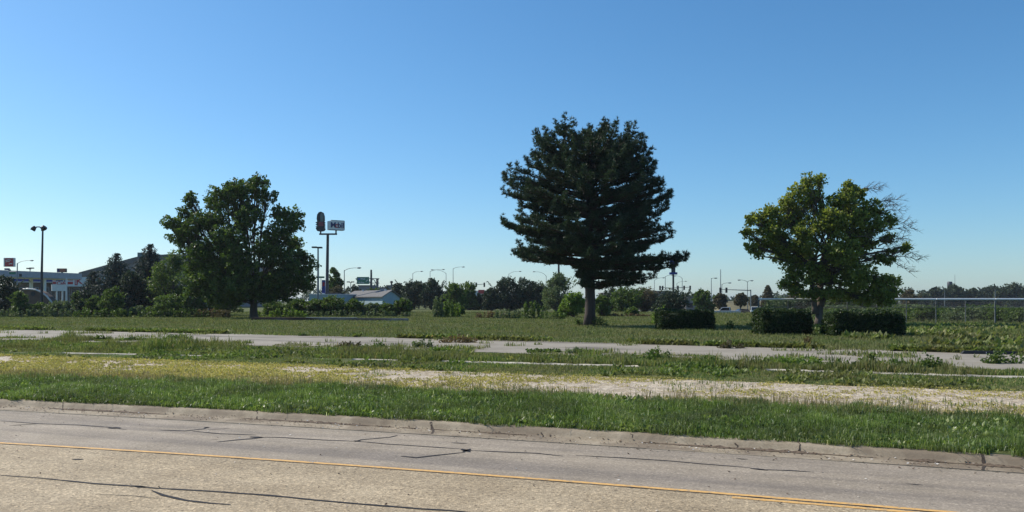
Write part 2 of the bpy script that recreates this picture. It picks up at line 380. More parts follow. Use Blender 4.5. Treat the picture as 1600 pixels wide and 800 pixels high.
# broken concrete kerbs showing through the weeds
M_oldcurb = paint('pale_concrete', (.42,.385,.31), .9, 0, .25, 3)
def low_curb(label, px0, px1, dy=0, wid=.16):
    x0 = px0; mb = MB(); xs_ = []
    # solve x on the f_line curve for given pixel columns
    def solve(px):
        x = 0.
        for _ in range(40): x = (px-800)/FPX*float(f_line(x)+dy)
        return x
    a_, b_ = solve(px0), solve(px1); x = np.arange(a_, b_, .15)
    V = []; n_ = len(x)
    e1 = edge(x, .02, 2, 3+px0)
    for dyy, dz in ((0, -.1), (0, .012), (.02, .022), (wid, .028), (wid+.02, -.1)):
        yy = f_line(x)+dy+dyy+e1*2.2
        V.append(np.stack([x, yy, zg(x, yy)+dz+(e1*.4 if dz > 0 else 0)], 1))
    V = np.concatenate(V); i, j = np.meshgrid(np.arange(4), np.arange(n_-1), indexing='ij'); q = (i*n_+j).ravel()
    F = np.stack([q, q+1, q+n_+1, q+n_], 1)
    e0 = [[0, n_, 2*n_, 3*n_, 4*n_][::-1]]; e2 = [[n_-1, 2*n_-1, 3*n_-1, 4*n_-1, 5*n_-1]]
    return tag(mesh_obj('concrete_kerb', V, [F, np.array(e0), np.array(e2)], M_oldcurb), label, 'kerb', 'broken concrete kerbs in the weeds')
low_curb('short pale concrete kerb left of the yellow ground cover, leftmost of the old kerbs', 95, 215)
low_curb('small stub of pale kerb in weeds left of centre', 280, 320)
low_curb('pale kerb piece in the weeds below the long low wall', 550, 622)
low_curb('long pale kerb in the weeds in front of the pine', 690, 1005, 0, .3)
low_curb('longest pale kerb running to the right edge below the hedges', 1200, 1720, 0, .3)

# ------------------------------------------------------------------ grass
M_verge = leafmat('verge_grass', [(0, (.035,.055,.016)), (.3, (.135,.20,.05)), (.65, (.235,.31,.09)), (.85, (.36,.41,.16)), (.96, (.42,.42,.22)), (1, (.75,.76,.6))], .38, .38, (.9, .42, .62, (.10,.115,.055)))
M_weed = leafmat('weed_grass', [(0, (.055,.085,.022)), (.4, (.13,.185,.05)), (.75, (.21,.25,.08)), (.93, (.32,.30,.13)), (1, (.36,.24,.14))], .35, .6, (.35, .4, .6, (.16,.14,.07)))
M_field = leafmat('field_grass', [(0, (.06,.08,.028)), (.5, (.12,.16,.05)), (.85, (.19,.215,.08)), (1, (.30,.26,.14))], .3, .7, (.35, .42, .6, (.20,.175,.08)))
M_sedum = leafmat('yellow_cover', [(0, (.24,.21,.08)), (.4, (.44,.385,.13)), (.75, (.60,.52,.20)), (.9, (.40,.30,.17)), (1, (.18,.21,.08))], .25, .7)
def blades(name, x, y, h, wd, mat, lean=.45, rnd=None, zoff=0, seg=2, droop=.5):
    n = len(x); z = zg(x, y)+zoff
    az = rng.uniform(0, 2*np.pi, n); ln = np.abs(rng.normal(0, lean, n)); dx, dy = np.cos(az)*ln, np.sin(az)*ln
    fa = rng.uniform(0, 2*np.pi, n); wx, wy = np.cos(fa)*wd/2, np.sin(fa)*wd/2
    p0 = np.stack([x, y, z-.02], 1); W = np.stack([wx, wy, 0*wx], 1)
    p1 = np.stack([x+dx*h*.35, y+dy*h*.35, z+h*.6], 1); p2 = np.stack([x+dx*h*(.6+droop*ln), y+dy*h*(.6+droop*ln), z+h*np.clip(1-.35*ln, .3, 1)], 1)
    V = np.stack([p0-W, p0+W, p1-W*.8, p1+W*.8, p2], 1).reshape(-1, 3)
    b = np.arange(n)*5
    r = rng.uniform(0, 1, n) if rnd is None else rnd
    o = mesh_obj(name, V, [np.stack([b, b+1, b+3, b+2], 1), np.stack([b+2, b+3, b+4], 1)], mat, None, np.repeat(r, 5))
    return o
def nz(x, y, sc, seed=0):
    """cheap smooth value noise, 0..1"""
    gx_ = x*sc; gy_ = y*sc; xi = np.floor(gx_).astype(int); yi = np.floor(gy_).astype(int); fx = sm(gx_-xi); fy = sm(gy_-yi)
    def hsh(a, b):
        t = np.sin(a*127.1+b*311.7+seed*74.7)*43758.5453; return t-np.floor(t)
    return (hsh(xi, yi)*(1-fx)+hsh(xi+1, yi)*fx)*(1-fy)+(hsh(xi, yi+1)*(1-fx)+hsh(xi+1, yi+1)*fx)*fy
def vis(x, y, pad=8): return np.abs(x) < y*.62+pad
def scatter(fa, fb, x0, x1, n):
    x = rng.uniform(x0, x1, n); t = rng.uniform(0, 1, n); a_ = fa(x); b_ = fb(x); y = a_+(b_-a_)*t
    k = vis(x, y); return x[k], y[k], t[k]
# verge by the road
x, y, t = scatter(lambda x: f_curb(x)-.07-.09*np.maximum(0, nz(x, x*0, 2.2, 91)-.45)*2, lambda x: f_verge(x)+.45, -27, 23, 565000)
k = t < .93+.22*(nz(x, y*0, 1.1, 17)-.5)+.25*(nz(x, y, 4, 18)-.5)-.12*rng.uniform(0, 1, len(x)); k &= nz(x, y, 5, 19) > .14; x, y, t = x[k], y[k], t[k]
cl = nz(x, y, 2.6, 1)*.4+nz(x, y, .8, 2)*.3+nz(x, y, 7, 3)*.3
h = (.03+.23*cl**1.4)*(1-.3*(t < .05))*rng.uniform(.55, 1.35, len(x))
r = np.clip(rng.beta(1.6, 2.2, len(x))*.8+.35*(nz(x, y, 1.1, 9)-.5)+.25*(nz(x, y, 8, 29)-.5)+(rng.uniform(0, 1, len(x)) > .975)*.7, 0, 1)
tag(blades('verge_grass', x, y, h, rng.uniform(.006, .013, len(x)), M_verge, .75, r), 'bright green long grass on the verge behind the road curb', 'grass', None, 'stuff')
x, y, t = scatter(lambda x: f_verge(x)-1.0, lambda x: f_verge(x)+.5, -28, 24, 20000); k = nz(x, y, .9, 27)*.6+nz(x, y, 4, 28)*.4 > .42; x, y = x[k], y[k]
tag(blades('seed_stalks', x, y, rng.uniform(.12, .30, len(x)), rng.uniform(.005, .010, len(x)), leafmat('seed_stalk', [(0, (.16,.12,.07)), (.6, (.28,.22,.13)), (1, (.40,.34,.22))], .3, .7), .4), 'brown grass seed stalks along the back edge of the verge', 'grass', None, 'stuff')
# broad leaved low weeds in the verge
def rosettes(name, x, y, size, mat, nleaf=6, up=.5, rnd=None):
    n = len(x); k = nleaf; X = np.repeat(x, k); Y = np.repeat(y, k); S = np.repeat(size, k)*rng.uniform(.6, 1.2, n*k); Z = zg(X, Y)+.01
    az = rng.uniform(0, 2*np.pi, n*k); el = rng.uniform(.1, up, n*k)*1.4
    d = np.stack([np.cos(az)*np.cos(el), np.sin(az)*np.cos(el), np.sin(el)], 1)*S[:, None]; sd = np.stack([-np.sin(az), np.cos(az), 0*az], 1)*S[:, None]*.28
    c = np.stack([X, Y, Z], 1)
    V = np.stack([c, c+d*.55+sd, c+d, c+d*.55-sd], 1).reshape(-1, 3); b = np.arange(n*k)*4
    r = np.repeat(rng.uniform(0, 1, n) if rnd is None else rnd, k)*.7+.3*rng.uniform(0, 1, n*k)
    return mesh_obj(name, V, np.stack([b, b+1, b+2, b+3], 1), mat, None, np.repeat(r, 4))
x, y, t = scatter(lambda x: f_curb(x)+.02, f_verge, -27, 23, 21000); k = nz(x, y, .9, 5)+(.5-t)*.35 > .52; x, y = x[k], y[k]
o = rosettes('verge_weeds', x, y, rng.uniform(.05, .11, len(x)), M_verge, 6, .9); tag(o, 'low broad leaved weeds among the verge grass by the curb', 'weeds', None, 'stuff')
# yellow ground cover on the gravel strip
x, y, t = scatter(lambda x: f_verge(x)-.2, lambda x: f_grav(x)+.3, -38, 28, 102000)
left = sm((6-x)/16); mask = nz(x, y*2, .35, 11)*.4+nz(x, y*1.5, 1.9, 12)*.3+nz(x, y, 6, 13)*.3
bandc = np.exp(-((t-.28)/.28)**2)*.20*left + .12*np.exp(-((t-.98)/.12)**2)
k = mask*1.25-.125+bandc*1.1+left*.12+.035 > .655+rng.uniform(-.13, .13, len(x)); x, y, t, left = x[k], y[k], t[k], left[k]
rr = np.clip(nz(x, y, 1.3, 4)*.6+rng.uniform(-.1, .45, len(x)), 0, 1)
tag(rosettes('yellow_ground_cover', x, y, rng.uniform(.03, .072, len(x))*(.6+.4*left), M_sedum, 6, .9, rr), 'yellow green stonecrop like ground cover spread over pale gravel', 'ground cover', None, 'stuff')
x, y, t = scatter(lambda x: f_verge(x)-.2, lambda x: f_grav(x)+.3, -38, 28, 29500); k = nz(x, y, .8, 21)*.6+nz(x, y, 3, 22)*.4+.45*np.exp(-(t/.12)**2) > .66; x, y = x[k], y[k]
tag(blades('gravel_strip_grass', x, y, rng.uniform(.05, .14, len(x)), rng.uniform(.01, .02, len(x)), M_weed, .6), 'thin brownish grass tufts in the gravel strip', 'grass', None, 'stuff')
# weed strip between gravel and pavement
x, y, t = scatter(lambda x: f_grav(x)-.1, lambda x: f_pf(x)+.25, -48, 34, 255000)
lineoff = y-f_line(x)
k = (nz(x, y, .6, 31)*.6+nz(x, y, 2.5, 32)*.4 > .2) & ~((lineoff > -.06) & (lineoff < .33) & (nz(x, y, 3, 35) > .45)); x, y, t = x[k], y[k], t[k]
cl = nz(x, y, 1.2, 34)*.5+nz(x, y, .35, 36)*.5; h = (.04+.40*cl**2.4*np.clip(t*2.2, .25, 1)*(1-.8*sm((t-.5)/.25)*(nz(x, y*0, .35, 77) < .72)))*rng.uniform(.6, 1.3, len(x)); kk = (t < .80) | (nz(x, y*1.5, .8, 79)*.7+nz(x, y, 3, 80)*.3 > .56); x, y, h, t = x[kk], y[kk], h[kk], t[kk]
h = h*(1+1.1*sm((nz(x, y, .9, 81)*.6+nz(x, y, 2.7, 82)*.4-.62)/.15)*(t > .35)); h = np.where(y < f_line(x), h*.6, h); lo_ = y-f_line(x); h = np.where((lo_ > -.8) & (lo_ < .1), np.minimum(h, .05*rng.uniform(.5, 1.4, len(x))), h)
tag(blades('weed_grass', x, y, h, rng.uniform(.012, .028, len(x)), M_weed, .5), 'mixed rough weeds and grass between the gravel and the old pavement', 'weeds', None, 'stuff')
x, y, t = scatter(lambda x: f_grav(x), lambda x: f_pf(x)+.1, -48, 34, 33000); k = nz(x, y, .5, 41)*.5+nz(x, y, 1.7, 42)*.5 > .55; k &= (t < .70) | (nz(x, y, .5, 79) > .75); x, y = x[k], y[k]
tag(rosettes('weed_leaves', x, y, rng.uniform(.06, .16, len(x)), M_weed, 6, 1.0, np.clip(nz(x, y, .6, 8)*.9, 0, 1)), 'leafy low weeds among the rough grass strip', 'weeds', None, 'stuff')
# tufts in pavement cracks
x, y, t = scatter(f_pf, f_pb, -60, 17, 60000); mk = nz(x+y*.9, y*3, .28, 51)*.45+nz(x, y*1.4, .9, 52)*.6+.35*np.exp(-((1-t)/.06)**2)+.3*np.exp(-(t/.08)**2); k = mk > .78; x, y = x[k], y[k]
tag(blades('pavement_weeds', x, y, rng.uniform(.05, .22, len(x)), rng.uniform(.02, .04, len(x)), M_weed, .6), 'green and brown tufts growing from cracks in the old pavement', 'weeds', None, 'stuff')
# open field behind the pavement
n = 380000; yy = 26+ (rng.uniform(0, 1, n)**1.5)*100; x = rng.uniform(-1, 1, n)*(yy*.62+9); k = ((yy > f_pb(x)-.25) | ((x > 16) & (yy > f_line(x)+.5))) & (yy < 126); x, y = x[k], yy[k]
cl = nz(x, y, .8, 61)*.5+nz(x, y, .22, 62)*.5; right = sm((x-20)/6)*sm((y-34)/6)
h = (.03+.15*cl+.45*right*cl**2)*rng.uniform(.5, 1.4, len(x))
tag(blades('field_grass', x, y, h, rng.uniform(.012, .022, len(x))*(.4+y/38), M_field, .5), 'mown grey green grass field between the pavement and the trees', 'grass', None, 'stuff')
x = rng.uniform(14, 48, 26000); y = rng.uniform(24, 56, 26000); k = (y > f_pb(x)+.3) & (nz(x, y, .45, 73)*.6+nz(x, y, 1.8, 74)*.4 > .47) & vis(x, y) & (x > 15+2*nz(x, y, .5, 75)); x, y = x[k], y[k]
tag(rosettes('rough_field_weeds', x, y, rng.uniform(.12, .34, len(x)), M_weed, 6, 1.0), 'rough leafy weeds in the grass right of the hedges', 'weeds', None, 'stuff')
x = rng.uniform(-48, 24, 16000); y = f_pb(x)+rng.uniform(-.2, 1.0, len(x))**2*1.2; k = (nz(x, y, .5, 71) > .42) & vis(x, y); x, y = x[k], y[k]
tag(rosettes('pavement_edge_weeds', x, y, rng.uniform(.1, .26, len(x)), M_weed, 7, .9), 'dark leafy weeds along the far edge of the old pavement', 'weeds', None, 'stuff')

# ------------------------------------------------------------------ foliage builders
def leaves_at(C, n, sig, size, flat=.8, aspect=.7):
    """C (m,3) clump centres -> leaf rhombs; returns V,F,rnd"""
    m_ = len(C); N = m_*n
    c = np.repeat(C, n, 0); off = rng.normal(0, 1, (N, 3)); off /= np.linalg.norm(off, axis=1)[:, None]+1e-9
    off *= (rng.uniform(0, 1, N)**.5)[:, None]*np.repeat(np.broadcast_to(sig, m_), n)[:, None]; off[:, 2] *= flat
    c = c+off
    a = rng.normal(0, 1, (N, 3)); a /= np.linalg.norm(a, axis=1)[:, None]
    b = np.cross(a, rng.normal(0, 1, (N, 3))); b /= np.linalg.norm(b, axis=1)[:, None]+1e-9
    s = size*rng.uniform(.6, 1.35, N)[:, None]*.5
    V = np.stack([c-a*s, c+b*s*aspect, c+a*s, c-b*s*aspect], 1).reshape(-1, 3); q = np.arange(N)*4
    base = np.repeat(rng.uniform(0, 1, m_), n)
    r = np.clip(base*.55+rng.uniform(0, 1, N)*.45, 0, 1)
    return V, np.stack([q, q+1, q+2, q+3], 1), np.repeat(r, 4)
def ell(n, c, r, bias=.45):
    d = rng.normal(0, 1, (n, 3)); d /= np.linalg.norm(d, axis=1)[:, None]
    return np.array(c)+d*(rng.uniform(0, 1, n)**bias)[:, None]*np.array(r)
M_leaf = {
 'maple': leafmat('maple_leaf', [(0, (.035,.06,.015)), (.5, (.068,.112,.023)), (.85, (.12,.175,.038)), (1, (.20,.24,.06))], .38, .5),
 'yellowing': leafmat('yellowing_leaf', [(0, (.09,.125,.028)), (.45, (.18,.215,.045)), (.8, (.27,.29,.065)), (1, (.40,.36,.08))], .46, .5),
 'evergreen': leafmat('evergreen_leaf', [(0, (.022,.038,.022)), (.6, (.038,.06,.032)), (1, (.075,.10,.05))], .18, .6),
 'pine': leafmat('pine_needle', [(0, (.022,.042,.026)), (.6, (.042,.07,.038)), (1, (.085,.115,.055))], .2, .45),
 'spruce': leafmat('spruce_needle', [(0, (.025,.042,.036)), (.6, (.042,.062,.05)), (1, (.075,.10,.08))], .12, .6),
 'shrub': leafmat('shrub_leaf', [(0, (.04,.07,.018)), (.5, (.08,.125,.03)), (.85, (.13,.185,.045)), (1, (.24,.25,.06))], .4, .5),
 'bright': leafmat('bright_leaf', [(0, (.06,.10,.022)), (.5, (.12,.19,.035)), (.85, (.20,.28,.05)), (1, (.32,.36,.08))], .45, .5),
 'grey': leafmat('greygreen_leaf', [(0, (.06,.085,.04)), (.5, (.11,.15,.07)), (1, (.19,.22,.11))], .3, .6),
 'brown': leafmat('brown_leaf', [(0, (.06,.05,.032)), (.5, (.10,.085,.05)), (1, (.16,.14,.075))], .25, .7),
 'hedge': leafmat('hedge_leaf', [(0, (.018,.034,.013)), (.6, (.034,.058,.018)), (.88, (.065,.10,.026)), (1, (.14,.17,.05))], .28, .45),
 'far': leafmat('distant_leaf', [(0, (.03,.05,.03)), (.5, (.05,.075,.035)), (1, (.09,.10,.05))], .2, .7),
 'rust': leafmat('rusty_weed', [(0, (.10,.06,.035)), (.5, (.15,.10,.055)), (1, (.22,.17,.09))], .3, .7),
}
M_bark = barkmat('grey_bark', (.085,.07,.055)); M_pinebark = barkmat('pine_bark', (.075,.055,.045)); M_pale = barkmat('pale_bark', (.34,.27,.20))
def bez(a, b, up, n=6, wob=.0):
    a = Vector(a); b = Vector(b); c = a.lerp(b, .45)+Vector((0, 0, up)); out = []
    for i in range(n+1):
        t = i/n; p = a*(1-t)**2+c*2*t*(1-t)+b*t*t
        if 0 < i < n and wob: p += Vector((random.uniform(-wob, wob), random.uniform(-wob, wob), random.uniform(-wob, wob)*.5))
        out.append(p)
    return out
def lobed_tree(name, label, px, d, lobes, mat, bark, leafsize, clump=.55, per=16, trunk_r=.3, fork_py=440, lean=0, dens=1.0, group=None, cat='tree', extra=None, trunks=None, depthk=.85):
    """lobes: (px, py, rx, ry, depth offset px). A real crown: each lobe has its own depth and a limb of its own."""
    k = d/FPX; base = GP(px, d); T = empty(name, base, label, cat, group)
    Vs, Fs, Rs, nb = [], [], [], 0; wood = MB()
    fork = Vector((gx(px+lean, d), d, hz(fork_py, d)))-base
    tr = trunks or [((0, 0, -.15), fork, trunk_r)]
    for a_, b_, r_ in tr:
        a_ = Vector(a_); b_ = Vector(b_); pts = bez(a_, b_, 0, 6, r_*.12)
        wood.tube(pts, [r_*(1.45 if i == 0 else 1.08-.06*i) for i in range(7)], 10)
    allc = []
    for (lx, ly, rx, ry, dz) in lobes:
        c = np.array([gx(lx, d), d+dz*k, hz(ly, d)])-np.array(base)
        rad = np.array([rx*k, max(rx, ry)*k*depthk, ry*k])
        n = max(8, int(dens*3.4*(rad[0]*rad[2]+rad[0]*rad[1]*.6)/(clump*clump)))
        C = ell(n, c, rad*.92, .5)
        C = C[C[:, 2] > .25]
        allc.append(C)
        st = tr[random.randrange(len(tr))][1]; st = Vector(st)
        tgt = Vector(c); 
        st = st+Vector((random.uniform(-.2, .2), random.uniform(-.2, .2), random.uniform(-.9, .5))); limb = bez(st, tgt, rad[2]*random.uniform(-.3, .6), 6, .2); L = (tgt-st).length
        r0 = min(trunk_r*.36, .03+.009*L); wood.tube(limb, [r0*(1-.12*i) for i in range(7)], 7)
        for q in C[::max(1, len(C)//14)]:
            s_ = limb[random.choice([3, 4, 5])]
            wood.tube(bez(s_, Vector(q), .1, 4, .08), [r0*.35, r0*.28, r0*.2, r0*.13, r0*.06], 5, False)
    C = np.concatenate(allc)
    V, Fq, r = leaves_at(C, per, clump*rng.uniform(.55, 1.15, len(C)), leafsize)
    mesh_obj('crown', V, Fq, mat, T, r)
    if extra: extra(wood, base, k)
    wood.build('trunk', bark, T, True)
    return T

# ------------------------------------------------------------------ the three big trees
maple_lobes = [(380,296,30,22,0),(350,308,30,22,-8),(413,302,20,22,5),(398,285,22,16,10),(372,325,34,24,20),(355,300,22,20,30),
 (296,312,15,16,0),(290,335,18,16,8),(268,350,16,14,-5),(281,368,24,15,5),(305,360,26,18,-15),(300,385,30,22,10),(318,345,16,14,20),
 (345,345,22,18,-28),(400,345,26,24,-30),(370,375,36,26,-42),(405,380,30,26,35),(345,385,30,26,38),
 (438,335,16,18,0),(455,335,20,18,10),(462,352,16,18,-8),(445,365,26,22,-20),(448,385,24,20,25),
 (472,400,18,16,0),(480,420,20,20,5),(462,430,30,24,-25),(470,448,22,12,10),(435,425,34,28,30),(425,445,30,18,-30),
 (395,425,34,26,-48),(360,428,36,28,-35),(325,420,34,26,-10),(340,450,36,20,10),(300,415,26,24,15),(385,452,30,14,20),(365,470,22,10,-20),(440,462,26,10,0),(312,440,28,20,5),(338,466,24,12,-8),(420,462,28,12,-30),(395,448,30,18,-52),(372,452,26,16,-45),(352,436,26,20,40),(410,440,30,22,45),(300,455,20,12,10),(388,463,20,9,-30),(408,466,20,9,20),(375,466,20,9,10),(445,452,26,14,-12),(470,436,20,16,14),(455,410,24,20,-24),(430,398,26,22,-34),(388,400,28,22,-52),(332,395,28,22,-34),(285,352,18,14,-10),(330,318,18,14,12),(325,345,20,16,-22)]
lobed_tree('maple_tree', 'large dark broadleaf tree left of the tall gas station sign', 397, 81, maple_lobes, M_leaf['maple'], M_bark, .25, .44, 20, .40, 462, 0, 1.1)
def deadtwigs(wood, base, k):
    d = 53.5
    for (x0, y0, x1, y1, dp) in [(1330,330,1395,322,0),(1350,370,1423,356,-6),(1345,390,1425,395,5),(1360,400,1434,406,-3),(1370,395,1420,425,4),(1355,325,1400,312,-6),(1345,345,1404,328,0),(1370,340,1418,352,3),(1335,300,1372,296,2),(1372,385,1410,372,-10),(1320,370,1395,378,-28)]:
        a_ = P(x0, y0, d+dp*k)-base; b_ = P(x1, y1, d+dp*k)-base
        pts = bez(a_, b_, .3, 7, .09); wood.tube(pts, [.05-.0058*i for i in range(8)], 5)
        for i in range(3, 8):
            for q in range(4):
                e = pts[i]+Vector((random.uniform(.1, .7), random.uniform(-.5, .5), random.uniform(-.5, .55)))
                m2 = bez(pts[i], e, .08, 3, .04); wood.tube(m2, [.018, .014, .010, .006], 4, False)
                for z_ in range(2):
                    wood.tube([m2[2], m2[2]+Vector((random.uniform(.05, .4), random.uniform(-.2, .2), random.uniform(-.25, .3)))], [.010, .005], 3, False)
t3 = [(1262,285,14,18,0),(1280,283,14,14,6),(1246,305,18,20,-5),(1270,315,26,24,10),(1228,318,14,14,0),(1235,338,24,20,8),(1203,332,16,12,0),(1190,340,14,14,6),(1172,344,14,9,-4),(1170,362,14,10,4),(1196,365,20,16,-10),(1174,385,12,12,0),(1190,385,16,12,8),(1215,372,24,20,0),(1183,398,9,7,0),
 (1328,293,16,12,0),(1345,303,16,14,8),(1318,312,20,18,-10),(1350,325,18,18,-12),(1375,333,13,14,4),(1388,345,12,12,-4),(1310,345,26,24,22),(1290,350,28,26,-30),(1330,345,18,16,-28),
 (1255,360,26,24,-22),(1250,385,30,22,-12),(1265,395,26,20,28),(1300,395,34,26,-36),(1320,400,32,28,25),(1345,395,18,18,5),(1240,415,20,18,0),(1235,436,18,14,-6),(1224,446,10,8,0),(1265,428,26,20,-15),(1290,430,28,20,20),(1320,432,30,24,-28),(1350,428,26,20,8),(1372,440,22,16,-6),(1388,440,14,12,6),(1365,458,24,14,-14),(1385,464,14,12,0),(1340,458,24,12,16),(1312,462,18,8,0),(1335,330,24,20,18),(1272,460,16,9,-14),(1292,458,18,10,-20),(1240,452,16,10,-8),(1400,440,12,10,4),(1395,455,14,10,0),(1378,470,16,9,-6),(1350,470,18,8,-10),(1360,355,20,18,-14),(1330,365,24,22,-10),(1360,378,20,14,12),(1225,395,24,18,6),(1210,350,22,18,4),(1390,372,14,10,4),(1378,405,18,12,-6),(1300,318,18,18,-16),(1245,340,24,22,20),(1392,396,10,7,3),(1412,390,9,6,-2),(1420,385,7,5,2),(1255,458,14,8,-8)]
b3 = GP(1279, 53.5); k3 = 53.5/FPX
def rel(px, py, dz=0): return P(px, py, 53.5+dz*k3)-b3
M_t3bark = barkmat('mottled_bark', (.14,.11,.085))
lobed_tree('yellowing_tree', 'leaning green and yellow tree with bare grey twigs between the two right hedges', 1279, 53.5, t3, M_leaf['yellowing'], M_t3bark, .175, .32, 18, .24, 430, 0, 1.55,
  extra=deadtwigs, trunks=[(rel(1279, 512), rel(1284, 425, 8), .235), (rel(1274, 490), rel(1266, 420, -6), .17), (rel(1284, 478), rel(1306, 425, 0), .12)])

def pine(px, d, label):
    k = d/FPX; base = GP(px, d); T = empty('pine_tree', base, label, 'pine')
    top = hz(194, d)-base.z; wood = MB()
    tp = [Vector((math.sin(i*.9)*.06, math.cos(i*.7)*.06, -.15+(top+.05)*i/14)) for i in range(15)]
    wood.tube(tp, [.47, .36, .34, .33, .325, .31, .29, .27, .25, .22, .19, .16, .12, .07, .03], 14)
    prof = [(190,6,14),(198,30,32),(206,62,45),(213,80,72),(225,84,82),(240,88,90),(258,90,98),(270,120,104),(280,132,112),(300,132,127),(318,108,124),(332,112,118),(348,135,112),(362,122,126),(375,100,128),(390,120,116),(402,116,150),(410,100,146),(414,30,138),(420,8,118),(432,4,112),(442,4,108),(448,3,50)]
    py_ = np.array([p[0] for p in prof], float); PL = np.array([p[1] for p in prof], float); PR = np.array([p[2] for p in prof], float)
    CC, DD = [], []; used_ = set(); SPEC = [(408, 148), (416, 134), (402, 150), (372, 126), (330, 118), (309, 126), (288, 112), (255, 92), (225, 80), (398, -116), (352, -132), (356, -128), (304, -130), (280, -130), (262, -92), (216, -80)]
    y = 446.0
    while y > 199:
        nb_ = 13 if y > 330 else (11 if y > 250 else 8)
        ph = random.uniform(0, 6.28)
        special = [q for q in SPEC if y-12 < q[0] <= y+.01 and not used_.get(q) and not used_.setdefault(q, True) is None] if 0 else [q for q in SPEC if q not in used_ and q[0] >= y]
        used_.update(special)
        for j in range(nb_+len(special)):
            sp = special[j-nb_] if j >= nb_ else None
            az = (math.pi+random.uniform(-.25, .25)) if j == 0 else random.uniform(-.25, .25) if j == 1 else ph+j*2*math.pi/nb_+random.uniform(-.3, .3); yj = y+random.uniform(-2.6, 2.6)*(1 if y > 255 else 2)
            if sp: yj = sp[0]; az = 0. if sp[1] > 0 else math.pi
            l_, r_ = np.interp(yj, py_, PL), np.interp(yj, py_, PR); c_ = math.cos(az); av = .5*(l_+r_)*(1 if yj < 408 else .75)
            reach = (r_ if c_ > 0 else l_)*c_*c_+av*(1-c_*c_); reach *= k*(random.uniform(.86, 1.04) if j < 2 and random.random() < .8 else random.choice((random.uniform(.62, .88), random.uniform(.85, 1.02))))
            if sp: reach = abs(sp[1])*k
            frac = (446-yj)/256.
            tipz = hz(yj, d)-base.z; rise = reach*(-.06+.16*min(1, frac*3)+.45*max(0, frac-.45)+random.uniform(-.03, .10))
            if frac > .85: rise = reach*.75
            s = Vector((0, 0, max(.6, tipz-rise))); e = Vector((c_*reach, math.sin(az)*reach, tipz))
            mid = s.lerp(e, .6)+Vector((0, 0, -.18*rise-.03*reach))
            pts = []
            for i in range(9):
                t = i/8; p = s*(1-t)**2+mid*2*t*(1-t)+e*t*t
                p += Vector((random.uniform(-.1, .1), random.uniform(-.1, .1), random.uniform(-.09, .09)))*(1 if 0 < i < 8 else 0); pts.append(p)
            rb = .025+.013*reach; wood.tube(pts, [rb*(1-.105*i) for i in range(9)], 6, False)
            dirh = Vector((c_, math.sin(az), 0)); side = Vector((-dirh.y, dirh.x, 0))
            nt_ = int(4+reach*3.2)
            for q in range(nt_):
                t = .22+.78*(q+random.random())/nt_; i = min(7, int(t*8)); p = pts[i].lerp(pts[i+1], t*8-i)
                sgn = random.choice((-1, 1)); tl = (.30+.20*reach*(1.05-t))*random.uniform(.6, 1.1)
                ed = (dirh*random.uniform(.5, 1.0)+side*sgn*random.uniform(.3, 1.0)+Vector((0, 0, random.uniform(.05, .45)))).normalized()
                e2 = p+ed*tl; wood.tube([p, p.lerp(e2, .5)-Vector((0, 0, .02)), e2], [.014, .010, .006], 3, False)
                nn = max(2, int(tl/.16))
                for z_ in range(nn):
                    tt = (z_+1)/nn; CC.append(p.lerp(e2, tt)+Vector((0, 0, .03))); DD.append((ed+Vector((0, 0, .55))).normalized())
            up_ = e+dirh*random.uniform(.05, .3)+Vector((0, 0, random.uniform(.25, .75)*min(1, reach/1.6)))
            wood.tube([e, up_], [.016, .008], 3, False)
            for z_ in range(20): CC.append(e.lerp(up_, random.random()*1.05)+Vector((random.gauss(0, .09), random.gauss(0, .09), random.gauss(0, .07)))); DD.append((dirh*.4+Vector((0, 0, .9))).normalized())
            for q in range(int(3+reach*1.9)):
                t = random.uniform(.35, .97); i = min(7, int(t*8)); p = pts[i].lerp(pts[i+1], t*8-i)+side*random.uniform(-.5, .5)*(1.15-t)*min(1.6, reach*.5)+Vector((0, 0, random.uniform(.0, .22)))
                for z_ in range(9): CC.append(p+Vector((random.gauss(0, .14), random.gauss(0, .14), random.gauss(0, .08)))); DD.append((dirh*.3+Vector((0, 0, .95))).normalized())
        y -= (13.5 if y > 330 else 11) if y > 250 else 7.5
    for q in range(26):          # leader shoots that round off the top
        a_ = random.uniform(0, 6.28); rr_ = random.uniform(0, 1.25); s_ = Vector((0, 0, top-1.9)); e_ = Vector((math.cos(a_)*rr_, math.sin(a_)*rr_, top-.1-.42*rr_-random.uniform(0, .5)))
        wood.tube([s_, s_.lerp(e_, .6)+Vector((math.cos(a_)*.1, math.sin(a_)*.1, -.1)), e_], [.03, .02, .01], 4, False)
        for z_ in range(34):
            t = random.uniform(.3, 1.05); CC.append(s_.lerp(e_, t)+Vector((random.gauss(0, .10), random.gauss(0, .10), random.gauss(0, .07)))); DD.append((e_-s_).normalized())
    for (x1, y1) in ((886, 450), (902, 445), (940, 452)):       # bare lower limbs
        s = Vector((0, 0, hz(405, d)-base.z)); wood.tube(bez(s, P(x1, y1, d-1)-base, .5, 6, .05), [.05-.007*i for i in range(7)], 5)
    CC = np.array([tuple(p) for p in CC]); DD = np.array([tuple(p) for p in DD])
    n = 13; N = len(CC)*n; c = np.repeat(CC, n, 0); dd = np.repeat(DD, n, 0)
    v = rng.normal(0, 1, (N, 3)); v /= np.linalg.norm(v, axis=1)[:, None]; v = v*.95+dd*.75; v /= np.linalg.norm(v, axis=1)[:, None]
    L = rng.uniform(.13, .25, N)[:, None]; sd = np.cross(v, rng.normal(0, 1, (N, 3))); sd /= np.linalg.norm(sd, axis=1)[:, None]; sd *= .021
    V = np.stack([c-sd, c+sd, c+v*L], 1).reshape(-1, 3); q = np.arange(N)*3
    r = np.repeat(np.clip(np.repeat(rng.uniform(0, 1, len(CC)), n)*.5+rng.uniform(0, .5, N), 0, 1), 3)
